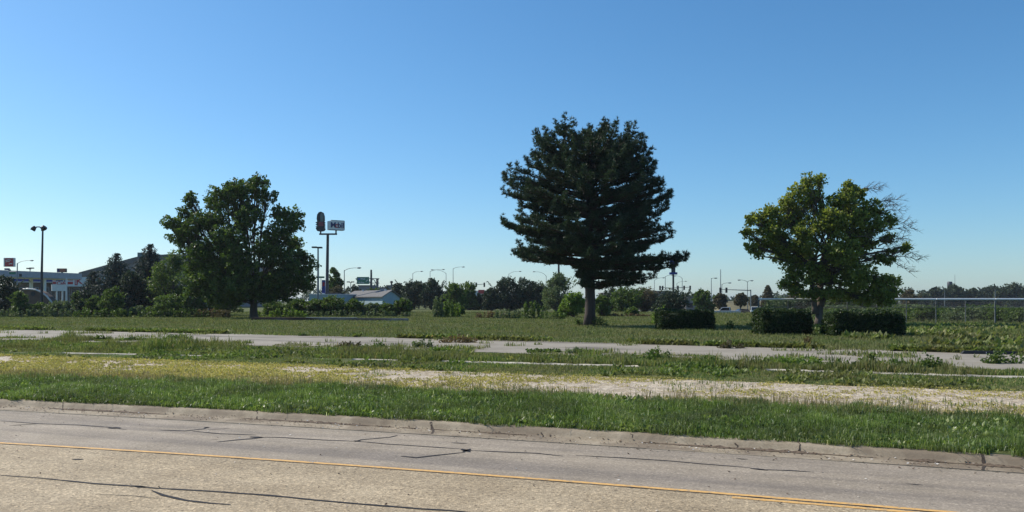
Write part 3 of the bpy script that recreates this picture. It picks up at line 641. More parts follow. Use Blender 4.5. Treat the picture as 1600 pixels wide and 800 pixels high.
    mesh_obj('crown', V, np.stack([q, q+1, q+2], 1), M_leaf['pine'], T, r)
    wood.build('trunk', M_pinebark, T, True); print('pine tufts', len(CC))
pine(921, 56.2, 'tall dark pine with layered upswept branches in the middle of the field')

# ------------------------------------------------------------------ hedges
def hedge(label, px0, px1, pytop, d, depth, seed=0, slope=0):
    x0, x1 = gx(px0, d), gx(px1, d); base = Vector(((x0+x1)/2, d+depth/2, gz((x0+x1)/2, d))); W = (x1-x0)/2; H = hz(pytop, d)-base.z
    T = empty('hedge', base, label, 'hedge', 'clipped hedges in the field')
    D2 = depth/2; faces = []
    for ar, fn in ((2*W*H, lambda n: (rng.uniform(-1, 1, n)*W, -D2+0*rng.uniform(0, 1, n), rng.uniform(.03, 1, n)*H)), (2*W*H, lambda n: (rng.uniform(-1, 1, n)*W, D2+np.zeros(n), rng.uniform(.03, 1, n)*H)),
                   (2*W*depth*1.3, lambda n: (rng.uniform(-1, 1, n)*W, rng.uniform(-1, 1, n)*D2, H+np.zeros(n))), (depth*H, lambda n: (-W+np.zeros(n), rng.uniform(-1, 1, n)*D2, rng.uniform(.03, 1, n)*H)), (depth*H, lambda n: (W+np.zeros(n), rng.uniform(-1, 1, n)*D2, rng.uniform(.03, 1, n)*H))):
        faces.append(np.stack(fn(int(ar*150)), 1))
    C = np.concatenate(faces); C *= (1-np.abs(rng.normal(0, .045, len(C))))[:, None]; C[:, 2] = np.maximum(C[:, 2], .06)
    ns = int(W*26); st = np.stack([rng.uniform(-1, 1, ns)*W*.97, rng.uniform(-1, 1, ns)*D2*.9, np.full(ns, H)], 1); hs = rng.uniform(.03, .17, ns)*(rng.uniform(0, 1, ns)**2)
    C = np.concatenate([C]+[st+np.stack([rng.normal(0, .02, ns), rng.normal(0, .02, ns), hs*q_], 1) for q_ in (.3, .7, 1)])
    e_ = np.maximum(0, (np.abs(C[:, 0])/W)**8+(np.abs(C[:, 1])/D2)**8+(C[:, 2]/H)**8-1)[:, None]; C *= 1-.05*e_
    b = np.array([mnoise.noise((p[0]*1.3, p[1]*1.3+seed, p[2]*1.3)) for p in C])
    b2 = np.array([mnoise.noise((p[0]*4.3, p[1]*4.3+seed, p[2]*4.3)) for p in C]); C += C*np.array([.04, .16, .10])*b[:, None]+C*np.array([.02, .08, .06])*b2[:, None]
    V, Fq, r = leaves_at(C, 9, .10, .085); w_, d_, h_ = W*.9, D2*.86, H*.9; nv = len(V)
    V = np.concatenate([V, np.array([(a, b_, c) for c in (.02, h_) for b_ in (-d_, d_) for a in (-w_, w_)])]); Fq = np.concatenate([Fq, np.array([(0,2,3,1), (4,5,7,6), (0,1,5,4), (2,6,7,3), (0,4,6,2), (1,3,7,5)])+nv])
    mesh_obj('foliage', V, Fq, M_leaf['hedge'], T, np.concatenate([r, np.zeros(8)]))
    wood = MB()
    for i in range(int(W*4)):
        p = Vector((random.uniform(-W, W)*.85, random.uniform(-.35, .35)*depth, -.05)); 
        wood.tube(bez(p, p+Vector((random.uniform(-.3, .3), random.uniform(-.2, .2), H*.8)), 0, 4, .05), [.03, .025, .02, .015, .01], 5)
    wood.build('stems', M_bark, T)
hedge('small square clipped dark hedge standing alone right of the pine', 1031, 1117, 486, 48, 1.7, 1)
hedge('square clipped dark hedge on the left side of the yellowing tree', 1190, 1270, 485.5, 41, 1.6, 2)
hedge('long clipped dark hedge on the right side of the yellowing tree, longest of the hedges', 1303, 1417, 488, 39.3, 1.6, 3)

# ------------------------------------------------------------------ bushes and background trees
def crown_tree(kind, px, d, toppy, wpx, label, cat='tree', mat='evergreen', group=None, base_frac=.0, leaf=None, name=None, dens=1.0, trunk=.12, botpx=None):
    """one plant: crown of lobes built round an axis, with a trunk or stems. sizes in metres from its own distance"""
    k = d/FPX; base = GP(px, d); H = hz(toppy, d)-base.z; W = wpx*k/2
    if kind != 'weeds': T = empty(name or kind, base, label, cat, group)
    leaf = leaf or max(.10, d*.0020); clump = max(.22, min(W, H)*.17); Cs = []; wood = MB()
    z0 = H*base_frac
    if kind == 'spruce' or kind == 'cone':
        clump = .2
        nl = int(H/.27)
        for i in range(nl):
            t = (i+.5)/nl; z = z0+(H-z0)*t; rad = W*((1-t)**(.85 if kind == 'spruce' else .6)+.03)*random.uniform(.85, 1.1)
            nb_ = max(4, int(9+rad*6))
            for j in range(nb_):
                a = random.uniform(0, 6.28); ln = rad*random.uniform(.75, 1.12)
                for q in np.linspace(.25, 1, max(2, int(ln/.28))):
                    Cs.append((math.cos(a)*ln*q, math.sin(a)*ln*q, z+ln*q*(.12 if kind == 'cone' else -.05)+.25*ln*max(0, q-.7)))
        C = np.array(Cs); V, Fq, r = leaves_at(C, max(4, int(9*dens)), .17+.02*W, leaf*.85)
    elif kind == 'weeds':
        ns = int(10+W*14); Cs += [(a_, b_, .05) for a_ in np.arange(-W, W+.01, .13) for b_ in (-.1, .1)]
        for i in range(ns):
            x0 = random.uniform(-W, W); y0 = random.uniform(-.5, .5)*min(W, .5); h = H*random.uniform(.45, 1)*(1-.35*(abs(x0)/max(W, .01))**2)
            lx, ly = random.uniform(-.15, .15)*h, random.uniform(-.15, .15)*h
            for q in np.linspace(.15, 1, max(3, int(h/.14))): Cs.append((x0+lx*q, y0+ly*q, h*q))
        C = np.array(Cs); V, Fq, r = leaves_at(C, max(3, int(6*dens)), .10+.02*H, leaf)
    else:
        nl = (17 if kind == 'shrub' else 10) + int(W*1.5); lob = [((0, 0, z0+(H-z0)*.5), (W*.7, W*.7, (H-z0)*.46))]
        for i in range(nl):
            a = random.uniform(0, 6.28); t = random.uniform(.05, 1); wr = math.sqrt(max(.05, 1-(abs(t-.38)/.68)**2)) if kind == 'tree' else math.sqrt(max(.08, 1-(max(0, t-.15)/.92)**2))
            rr = W*(random.uniform(.13, .36) if kind == 'shrub' else random.uniform(.22, .38)); q = max(0, W*wr-rr)*random.uniform(.6, 1.05)
            zz = z0+rr*.5+(H-z0-rr*1.2)*t
            lob.append(((math.cos(a)*q, math.sin(a)*q, zz), (rr, rr, rr*random.uniform(.8, 1.2))))
        for c, r_ in lob:
            n = max(6, int(dens*3.6*(r_[0]*r_[2]+r_[0]*r_[1])/(clump*clump))); Cs.append(ell(n, c, r_, .4))
            s = Vector((0, 0, max(.05, z0*.8))); wood.tube(bez(s, c, .1, 4, .05), [max(.015, trunk*.45)*(1-.2*i) for i in range(5)], 5)
        C = np.concatenate(Cs); C = C[(C[:, 2] > .05) & (C[:, 2] < H*1.04)]
        V, Fq, r = leaves_at(C, 15, clump*rng.uniform(.6, 1.15, len(C)), leaf)
        if kind == 'shrub':         # shoots standing out of the top
            for i in range(int(3+W*3)):
                a = random.uniform(0, 6.28); q = W*random.uniform(.1, .9); p = Vector((math.cos(a)*q, math.sin(a)*q, H*random.uniform(.55, .72))); e = p+Vector((math.cos(a)*.2*H, math.sin(a)*.2*H, H*random.uniform(.12, .28)))
                cc = np.array([tuple(p.lerp(e, t)) for t in np.linspace(.2, 1, 6)])
                v2, f2, r2 = leaves_at(cc, 6, .09+.01*H, leaf*.9); f2 = f2+len(V); V = np.concatenate([V, v2]); Fq = np.concatenate([Fq, f2]); r = np.concatenate([r, r2])
    if kind == 'weeds':
        o = mesh_obj(name, V, Fq, M_leaf[mat], None, r); o.location = base; return tag(o, label, cat, group)
    mesh_obj('foliage' if kind == 'shrub' else 'crown', V, Fq, M_leaf[mat], T, r)
    if kind != 'weeds':
        hh = H*.92 if kind in ('spruce', 'cone') else max(z0+.3*(H-z0), .4)
        wood.tube([(0, 0, -.1), (0, 0, hh*.5), (.02, 0, hh)], [trunk*1.2, trunk, trunk*(.25 if kind in ('spruce', 'cone') else .7)], 8)
    wood.build('stems' if kind in ('shrub', 'weeds') else 'trunk', M_bark, T)
    return T
ct = crown_tree
# left background
ct('shrub', 8, 92, 431, 58, 'dark bushy tree at the left edge of the picture', 'tree', 'evergreen', name='bushy_tree', dens=1.2)
ct('shrub', 30, 88, 453, 34, 'light green shrub in front of the brown arched wall', 'shrub', 'shrub', name='shrub')
ct('shrub', 92, 90, 470, 50, 'low green shrub below the red striped store sign', 'shrub', 'grey', name='shrub')
ct('shrub', 132, 96, 456, 30, 'dark shrub left of the small spruce', 'shrub', 'evergreen', name='shrub')
ct('spruce', 147, 104, 424, 74, 'small dark spruce, leftmost of the three spruces', 'spruce tree', 'spruce', name='spruce_tree')
ct('spruce', 182, 102, 396, 104, 'broad dark spruce in the middle of the three spruces', 'spruce tree', 'spruce', name='spruce_tree', trunk=.2)
ct('spruce', 234, 106, 382, 112, 'tallest spruce, standing against the big grey building', 'spruce tree', 'spruce', name='spruce_tree', trunk=.22)
ct('shrub', 208, 100, 418, 56, 'dark evergreen filling the gap between the two larger spruces', 'shrub', 'evergreen', name='shrub')
ct('shrub', 176, 90, 450, 46, 'yellow green shrub with long shoots in front of the spruces', 'shrub', 'shrub', name='shrub')
ct('shrub', 150, 94, 462, 44, 'dark green shrub between the store sign and the spruces', 'shrub', 'maple', name='shrub')
ct('tree', 268, 100, 392, 76, 'lighter green tree just left of the large dark broadleaf tree', 'tree', 'shrub', base_frac=.08, name='broadleaf_tree', dens=1.1, trunk=.2)
ct('shrub', 300, 98, 420, 56, 'dark tree behind the lower left of the large broadleaf tree', 'tree', 'maple', name='broadleaf_tree', trunk=.2)
ct('shrub', 262, 86, 458, 62, 'rounded green shrub below the lighter green tree', 'shrub', 'shrub', name='shrub')
ct('shrub', 216, 90, 478, 34, 'small low shrub at the foot of the tallest spruce', 'shrub', 'grey', name='shrub')
ct('shrub', 352, 92, 440, 58, 'bushy green tree behind the trunk of the large broadleaf tree', 'tree', 'shrub', name='broadleaf_tree')
ct('shrub', 60, 92, 474, 40, 'low weedy bush at the foot of the floodlight pole', 'shrub', 'shrub', name='shrub')
ct('weeds', 330, 84, 482, 60, 'dry brown weeds left of the large broadleaf tree trunk', 'weeds', 'rust', name='weed_clump')
ct('weeds', 345, 83, 484, 30, 'second patch of dry brown weeds touching the broadleaf trunk', 'weeds', 'brown', name='weed_clump')
for px, w_, tp, mt, lb in ((430,52,472,'shrub','low green bush right of the broadleaf trunk'),(462,54,468,'maple','dark green bush below the light pole'),(492,58,469,'shrub','green bush at the foot of the tall sign post, left side'),(522,60,463,'shrub','leafy bush at the foot of the tall sign post, right side'),(552,44,468,'shrub','bush in front of the flat annex of the blue shed'),(580,40,474,'grey','greyish bush in front of the blue shed wall'),(606,42,474,'shrub','bush in front of the gable of the blue shed'),(630,40,467,'maple','rightmost bush of the row in front of the blue shed')):
    ct('shrub', px, 96, tp, w_, lb, 'shrub', mt, 'bush row behind the low wall', name='shrub')
for px, w_, tp, d, mt, lb in ((545,190,485,88,'grey','leafy weeds growing in front of the bush row behind the low wall'),(60,130,480,86,'grey','low leafy weeds in front of the brown arched wall'),(180,130,482,84,'shrub','leafy weeds in front of the three spruces'),(285,90,481,84,'shrub','leafy weeds below the lighter green tree'),(440,80,482,86,'bright','bright low weeds right of the broadleaf trunk')):
    ct('weeds', px, d, tp, w_, lb, 'weeds', mt, name='weed_stand', dens=1.3)
ct('shrub', 330, 100, 435, 60, 'dark leafy tree filling the gap left of the broadleaf trunk', 'tree', 'maple', name='broadleaf_tree', trunk=.2)
ct('shrub', 124, 100, 455, 34, 'dark shrub in front of the striped store, left of the small spruce', 'shrub', 'maple', name='shrub')
# middle background
ct('tree', 522, 150, 417, 34, 'dark tall tree directly behind the gas station sign post', 'tree', 'maple', base_frac=.1, name='broadleaf_tree')
ct('shrub', 527, 140, 445, 30, 'rounder paler tree under the tall tree behind the sign post', 'tree', 'brown', name='broadleaf_tree')
ct('shrub', 555, 200, 446, 18, 'small dark tree peeking over the shed roof near its left end', 'tree', 'evergreen', name='broadleaf_tree')
ct('shrub', 581, 200, 447, 12, 'small bush top over the middle of the shed roof', 'shrub', 'shrub', name='shrub')
ct('shrub', 622, 165, 444, 36, 'dark round tree right of the blue shed gable', 'tree', 'evergreen', name='round_tree')
ct('shrub', 647, 158, 437, 54, 'dark dense round tree, left one of the pair right of the shed', 'tree', 'evergreen', name='round_tree', dens=1.3)
ct('shrub', 674, 156, 437, 50, 'dark dense round tree, right one of the pair right of the shed', 'tree', 'evergreen', name='round_tree', dens=1.3)
ct('shrub', 696, 165, 455, 34, 'low dark tree under the pair of facing street lamps', 'tree', 'evergreen', name='round_tree')
ct('shrub', 712, 120, 440, 44, 'bright green leafy young tree right of the dark pair', 'tree', 'shrub', name='broadleaf_tree')
ct('shrub', 731, 150, 437, 40, 'dark green tree just left of the hanging traffic lights', 'tree', 'maple', name='broadleaf_tree')
ct('weeds', 685, 84, 462, 18, 'tall upright weed with pale leaves beside the yellow green sapling', 'weeds', 'grey', name='tall_weed')
ct('weeds', 703, 86, 468, 32, 'yellow green sapling clump in the open field left of centre', 'sapling', 'bright', name='sapling')
ct('shrub', 716, 88, 474, 26, 'low leafy bush beside the yellow green sapling', 'shrub', 'shrub', name='shrub')
for i in range(6):
    ct('cone', 734+i*7, 152, 458+(i % 2)*2, 11, 'narrow dark conical evergreen in the row under the traffic lights', 'evergreen', 'evergreen', 'row of narrow evergreens under the traffic lights', name='narrow_evergreen')
for px, tp, w_, lb in ((768,450,36,'small dark tree at the left foot of the big dark tree group'),(793,432,58,'broad dark tree, left part of the big dark group left of the pine'),(822,433,56,'broad dark tree, right part of the big dark group left of the pine'),(842,445,44,'dark tree closing the right end of the big dark group')):
    ct('shrub', px, 140, tp, w_, lb, 'tree', 'evergreen', name='dense_tree', dens=1.3, trunk=.2)
ct('shrub', 870, 118, 427, 60, 'grey green tree with feathery top left of the pine trunk', 'tree', 'grey', name='broadleaf_tree', trunk=.2)
ct('shrub', 896, 84, 455, 52, 'bright green bush directly left of the pine trunk', 'shrub', 'bright', name='shrub', dens=1.2)
ct('shrub', 940, 90, 460, 34, 'green bush directly right of the pine trunk', 'shrub', 'shrub', name='shrub')
ct('weeds', 832, 78, 470, 36, 'stand of tall leafy weeds in front of the big dark tree group', 'weeds', 'shrub', name='weed_stand')
ct('weeds', 795, 80, 482, 44, 'row of low weeds left of the tall leafy weeds', 'weeds', 'grey', name='weed_stand')
ct('weeds', 768, 82, 486, 50, 'reddish brown dry weeds left of the tall leafy weeds', 'weeds', 'rust', name='weed_stand')
ct('weeds', 862, 76, 484, 40, 'pale green weeds between the tall weeds and the pine', 'weeds', 'shrub', name='weed_stand')
ct('weeds', 905, 57, 497, 12, 'small green weed left of the pine base', 'weeds', 'shrub', name='weed_clump')
ct('weeds', 936, 56, 494, 24, 'dark leafy weeds right of the pine base', 'weeds', 'maple', name='weed_clump')
ct('shrub', 955, 130, 450, 52, 'dark tree behind the lower right branches of the pine', 'tree', 'evergreen', name='dense_tree')
ct('shrub', 978, 125, 446, 62, 'dark green tree under the right branches of the pine', 'tree', 'maple', name='dense_tree')
ct('shrub', 1008, 128, 450, 66, 'broad brownish dark tree left of the small square hedge', 'tree', 'brown', name='dense_tree')
ct('shrub', 988, 95, 480, 30, 'green bush low under the right branches of the pine', 'shrub', 'shrub', name='shrub')
ct('weeds', 975, 90, 490, 80, 'reddish dry weeds behind the grass right of the pine', 'weeds', 'rust', name='weed_stand')
ct('shrub', 1052, 120, 451, 70, 'dark bushy tree below the blue sign on a pole', 'tree', 'evergreen', name='dense_tree')
ct('weeds', 1030, 60, 477, 26, 'light green shoots sticking up behind the small square hedge', 'weeds', 'bright', name='weed_clump')
ct('weeds', 1141, 50, 500, 10, 'single dark weed between the small square hedge and the next hedge', 'weeds', 'maple', name='weed_clump')
ct('weeds', 1287, 40.5, 502, 26, 'dark low weeds in the gap between the two hedges by the trunk', 'weeds', 'maple', name='weed_clump')
ct('weeds', 1205, 50, 475, 34, 'leafy green shoots behind the hedge by the fence end', 'weeds', 'shrub', name='weed_clump')
ct('weeds', 1242, 50, 480, 24, 'lower green shoots behind the hedge near the yellowing tree', 'weeds', 'shrub', name='weed_clump')
ct('shrub', 1098, 145, 451, 40, 'dark rounded tree right of the small square hedge top', 'tree', 'maple', name='round_tree', dens=1.2)
ct('tree', 1125, 165, 458, 28, 'brownish sparse tree by the silver car', 'tree', 'brown', base_frac=.25, name='round_tree')
ct('tree', 1157, 160, 459, 26, 'small round tree with a bare trunk over the dark car', 'tree', 'brown', base_frac=.42, name='round_tree', dens=1.3)
ct('tree', 1178, 210, 462, 22, 'brownish low tree behind the white van', 'tree', 'brown', base_frac=.1, name='round_tree')
ct('cone', 1200, 185, 446, 24, 'reddish brown pointed tree over the left end of the fence', 'tree', 'brown', name='pointed_tree', trunk=.15)
ct('cone', 1243, 180, 440, 32, 'pointed brown green tree just left of the yellowing tree', 'tree', 'brown', name='pointed_tree', trunk=.15)
ct('shrub', 1390, 170, 446, 36, 'reddish dark tree right of the yellowing tree crown', 'tree', 'brown', name='round_tree')
ct('shrub', 1420, 185, 454, 34, 'low reddish brown tree over the fence right of the yellowing tree', 'tree', 'brown', name='round_tree')
ct('shrub', 1308, 100, 452, 50, 'light green tree seen through the crown gap of the yellowing tree', 'tree', 'shrub', name='broadleaf_tree')
rr_ = random.Random(5)
for i, (px, tp, w_) in enumerate([(1464,450,40),(1492,446,46),(1520,452,44),(1548,446,52),(1580,444,60),(1612,446,50),(1650,448,60),(1440,458,26),(1535,456,30)]):
    ct('shrub', px, 330+rr_.uniform(-30, 30), tp, w_, 'dark tree in the far tree line above the white topped fence', 'tree', 'far' if i % 3 else 'evergreen', 'far tree line on the right', name='distant_tree', dens=2.0, leaf=.7, trunk=.3)
for px, tp, w_, mt, lb in ((1222,464,60,'grey','grey green thicket behind the left part of the chain link fence'),(1268,462,70,'evergreen','dark thicket behind the fence directly behind the yellowing tree trunk'),(1335,460,80,'maple','dark thicket behind the fence under the right side of the yellowing tree'),(1378,462,50,'grey','grey green thicket behind the fence right of the yellowing tree')):
    ct('shrub', px, 120, tp, w_, lb, 'thicket', mt, name='thicket')
# scrub beyond the fence
for i in range(40):
    px = 1290+i*11+rr_.uniform(-6, 6); d = rr_.uniform(60, 100)
    ct('shrub', px, d, rr_.uniform(477, 488), rr_.uniform(50, 90), 'low pale green scrub bush behind the chain link fence', 'shrub', ('grey', 'shrub', 'shrub')[i % 3], 'scrub behind the fence', name='scrub_bush', dens=.8)
# weed plants standing in the strips near the road
for px, d, tp, w_, mt, lb in (
 (1030, 25.5, 541, 30, 'maple', 'tall dark leafy weed standing at the pavement edge below the small hedge'),
 (1010, 25.0, 552, 70, 'shrub', 'wide green weed clump at the pavement edge left of the tall dark weed'),
 (1142, 30.0, 533, 36, 'brown', 'dark brown green weed clump growing in the old pavement'),
 (1110, 24.5, 556, 26, 'maple', 'dark leafy weed at the near pavement edge right of the tall dark weed'),
 (1358, 23.2, 548, 16, 'maple', 'single upright weed on the right part of the pavement edge'),
 (1330, 23.0, 562, 60, 'shrub', 'low spreading weeds left of the single upright weed'),
 (1450, 22.0, 556, 30, 'shrub', 'bushy green weed below the black tube on the pavement'),
 (1565, 23.5, 548, 52, 'shrub', 'leafy green weeds at the right end of the pavement'),
 (1400, 22.3, 562, 50, 'shrub', 'leafy weeds between the upright weed and the bushy weed'),
 (1250, 23.5, 556, 60, 'bright', 'yellow tinged weeds at the pavement edge below the left hedge'),
 (280, 37.5, 521, 34, 'shrub', 'green weed clump on the pavement at the left'),
 (155, 37.0, 524, 40, 'maple', 'dark weeds at the front edge of the pavement far left'),
 (210, 36.5, 527, 40, 'shrub', 'green weeds right of the dark weeds far left'),
 (475, 40.0, 521, 14, 'maple', 'small dark weed on the far pavement edge left of centre'),
 (545, 31.5, 534, 34, 'brown', 'brownish tall weeds at the front pavement edge left of centre'),
 (585, 30.5, 536, 34, 'shrub', 'green weeds right of the brownish tall weeds'),
 (660, 31.5, 530, 28, 'grey', 'grey green weed clump beside the dry brown mound'),
 (715, 34.0, 524, 56, 'rust', 'dry brown mound of weeds on the pavement near the centre'),
 (688, 29.0, 543, 28, 'bright', 'yellow flowering patch at the pavement edge near the centre'),
 (850, 28.5, 546, 50, 'maple', 'dark weed patch at the pavement edge below the pine'),
 (900, 28.0, 545, 30, 'grey', 'tall thin grey weeds below the pine trunk'),
 (1262, 31.0, 528, 10, 'rust', 'straw coloured dry tuft on the far pavement edge below the left hedge')):
    ct('weeds', px, d, tp, w_, lb, 'weeds', mt, name='weed_plant', dens=1.2, leaf=.085)
# far wood closing the horizon
x = rng.uniform(-420, 420, 2600); y = rng.uniform(520, 600, 2600); hgt = 3+7*nz(x, y*0, .02, 3)+2.5*nz(x, y, .12, 4)
C = np.stack([x, y, zg(x, y)+rng.uniform(0, 1, len(x))*hgt], 1); V, Fq, r = leaves_at(C, 10, 2.2, 1.8)
tag(mesh_obj('far_wood', V, Fq, M_leaf['far'], None, r), 'far off low wood along the horizon', 'wood', None, 'stuff')
# ---- embankment with dry grass on the right
m, nt, bs = nmat('dry_grass_bank')
nt.links.new(ramp(nt, [(.3, (.08,.075,.035)), (.7, (.17,.145,.075))], noise(nt, .8, 6, .7, 'World')), bs.inputs['Base Color']); bs.inputs['Roughness'].default_value = .95; M_bank = m
xb = np.linspace(48, 80, 60); tag(grid('embankment', xb, [np.full(60, 200+s*2.5) for s in range(17)], lambda X, Y: -1.2+3.2*np.sin(np.clip((Y-200)/40, 0, 1)*np.pi)*sm((X-50)/6)*sm((78-X)/8), M_bank), kind='structure')
xb = np.linspace(150, 420, 30); tag(grid('far_road', xb, [np.full(30, 285.), np.full(30, 310.)], lambda X, Y: zg(X, Y)+.03, M_pav), kind='structure')
# ------------------------------------------------------------------ structures and street furniture
M_white = paint('white_metal', (.62,.63,.63), .45, 0, .05); M_steel = paint('galvanised_steel', (.19,.205,.215), .45, .5, .12, 6); M_dark = paint('dark_metal', (.035,.035,.04), .5, .2, .2)
M_black = paint('black_plastic', (.012,.012,.013), .6, 0, .2); M_grey = paint('grey_cladding', (.36,.36,.40), .6, 0, .05); M_blue = paint('deep_blue', (.012,.03,.20), .45, 0, .08)
M_red = paint('red_panel', (.42,.02,.025), .45, 0, .08); M_navy = paint('navy_letter', (.01,.02,.12), .45, 0, .05); M_green = paint('sign_green', (.008,.17,.095), .5, 0, .06)
M_brownwall = paint('brown_wall', (.13,.085,.06), .85, 0, .12, 2); M_roofgrey = paint('grey_shingle', (.125,.12,.118), .85, 0, .15, 5); M_shed = paint('pale_blue_siding', (.30,.40,.44), .6, 0, .06, 2)
M_taupe = paint('taupe_cladding', (.20,.185,.19), .7, 0, .06, .5); M_glass = paint('dark_glass', (.02,.025,.035), .12, 0, .1); M_orange = paint('orange_paint', (.55,.22,.04), .5)
M_signgrey = paint('sign_face', (.66,.67,.66), .5, 0, .05); M_concrete = paint('concrete', (.35,.34,.32), .85, 0, .12, 3)
def frame(a, b):
    """matrix whose x axis runs from a to b on the ground (a is the origin), z up, y away from the viewer"""
    a = Vector(a); b = Vector(b); x = (b-a).normalized(); return Matrix.Translation(a) @ Matrix(((x.x, -x.y, 0, 0), (x.y, x.x, 0, 0), (0, 0, 1, 0), (0, 0, 0, 1)))
def rel_to(T, M): return Matrix.Translation(-Vector(T.location)) @ M
def text(name, s, size, M, mat, parent, ext=.02, align='CENTER', squeeze=1):
    cu = bpy.data.curves.new(name, 'FONT'); cu.body = s; cu.size = size; cu.extrude = ext; cu.offset = size*.022; cu.align_x = align; cu.align_y = 'CENTER'
    t = bpy.data.objects.new(name+'_curve', cu); COL.objects.link(t); bpy.context.view_layer.update()
    me = bpy.data.meshes.new_from_object(t.evaluated_get(bpy.context.evaluated_depsgraph_get())); bpy.data.objects.remove(t)
    me.name = name; me.transform(M @ Matrix.Rotation(R(90), 4, 'X') @ Matrix.Diagonal((squeeze, 1, 1, 1))); me.materials.clear(); me.materials.append(mat)
    o = bpy.data.objects.new(name, me); COL.objects.link(o); o.parent = parent; return o

# gas station canopy (long grey fascia) at the left edge
pa = GP(-60, 118); pb = GP(128, 140); T = empty('gas_station_canopy', pa, 'long grey flat canopy of the gas station at the left edge', 'canopy'); F = rel_to(T, frame((pa.x, pa.y, 0), (pb.x, pb.y, 0))); F = Matrix.Translation((0, 0, -pa.z)) @ Matrix.Translation((0,0,pa.z)) @ F
L = (Vector((pb.x, pb.y, 0))-Vector((pa.x, pa.y, 0))).length; zt, zb = hz(421.5, 123), hz(431.8, 123)
MB().box(0, L, 0, 5, zb, zt, F).build('roof', M_grey, T)
MB().box(.3, L-.3, .3, 4.7, zb-.08, zb-.003, F).build('ceiling', M_white, T)
for q in (.3, .695):
    for yy in (1.0, 3.6): MB().box(L*q, L*q+.4, yy, yy+.4, -.1, zb-.085, F).build('column', M_signgrey, T)
MB().box(L*.435, L*.435+.5, -.04, .0-.003, hz(430.8,123), hz(426.2,123), F).build('vent_panel', M_dark, T)
# store behind the canopy: white and blue band
pa = GP(20, 152); pb = GP(165, 158); T = empty('store_building', pa, 'low store with white and blue fascia band and red stripes behind the canopy', 'store'); F = Matrix.Translation(-pa) @ frame((pa.x, pa.y, 0), (pb.x, pb.y, 0))
L = (Vector((pb.x-pa.x, pb.y-pa.y, 0))).length; u = lambda px: (gx(px, 155)-gx(20, 155))*L/(gx(165, 155)-gx(20, 155)); z_ = lambda py: hz(py, 154)
MB().box(0, L, 0, 12, -.1, z_(441.5), F).build('wall', M_brownwall, T)
MB().box(-.2, u(81.3), -.5, 12.2, z_(441.4), z_(434), F).build('fascia', M_white, T)
MB().box(-.21, u(81.2), -.53, -.503, z_(440.2), z_(435.6), F).build('blue_band', M_blue, T)
MB().box(u(81.5), L+.2, -.9, 12.2, z_(447.5), z_(432.5), F).build('raised_fascia', M_white, T)
for x0, x1 in ((81.8, 87), (105.2, 113.5)):
    for y0, y1 in ((434.3, 438), (440, 444)): MB().box(u(x0), u(x1), -.94, -.903, z_(y1), z_(y0), F).build('red_stripe', M_red, T)
tx = Matrix.Translation((0, 0, 0))
text('fascia_letters', 'Mart', .75, F @ Matrix.Translation((u(94.5), -.93, z_(437.6))), M_navy, T, squeeze=1.1)
text('fascia_letters', 'Cafe', .85, F @ Matrix.Translation((u(96), -.93, z_(442.6))), M_red, T, squeeze=1.1)
for b_ in ((116.3,117.6,434,445.5), (117.6,121,444,445.5), (117.6,121,434,435.2)): MB().box(u(b_[0]), u(b_[1]), -.94, -.903, z_(b_[3]), z_(b_[2]), F).build('logo_frame', M_red, T)
text('logo_letter', 'K', 1.5, F @ Matrix.Translation((u(123.3), -.93, z_(439.5))), M_red, T, squeeze=1.1)
text('fascia_letters', 'S', 1.5, F @ Matrix.Translation((u(155.5), -.93, z_(439.5))), M_red, T, squeeze=1.1)
for q in range(8):
    x0 = u(30+q*16); w_ = MB().box(x0, x0+1.45, -.06, -.003, .55, z_(449), F).build('window', M_steel, T); MB().box(x0+.1, x0+1.35, -.08, -.063, .65, z_(449)-.1, F).build('pane', M_glass, w_)
# sign board with two legs
pa = GP(81, 116); pb = GP(103, 117); T = empty('sign_board', pa, 'plain white board on two legs in front of the striped store', 'sign board'); F = Matrix.Translation(-pa) @ frame((pa.x, pa.y, 0), (pb.x, pb.y, 0)); k_ = 116/FPX
MB().box(0, 20.5*k_, 0, .35, hz(454.6, 116), hz(444.4, 116), F).build('panel', M_signgrey, T)
for q in (6, 14): MB().box(q*k_, (q+2)*k_, .1, .28, -.1, hz(454.7, 116), F).build('leg', M_white, T)
# brown arched wall
pa = GP(37, 104); T = empty('arched_building', pa, 'brown building with a curved pale roof edge behind the floodlight pole', 'building'); k_ = 104/FPX; F = Matrix.Identity(4)
prof_ = [(37,482),(86,482),(85,470),(80.5,461),(74,453),(66,447),(57,443),(45,441.6),(37,442.2)]
pr = [((a_-37)*k_, (482-b_)*k_-.1) for a_, b_ in prof_]
MB().prism(pr, F, 1.4).build('wall', M_brownwall, T)
arc = [Vector((x_, -.12, z__+.05)) for x_, z__ in pr[1:]]; MB().tube(arc, .11, 6).build('roof_edge', M_white, T)
mb = MB(); mb.tube([(15*k_, -.07, 32*k_), (15*k_, -.003, 32*k_)], .30, 14); o = mb.build('emblem', M_dark, T)
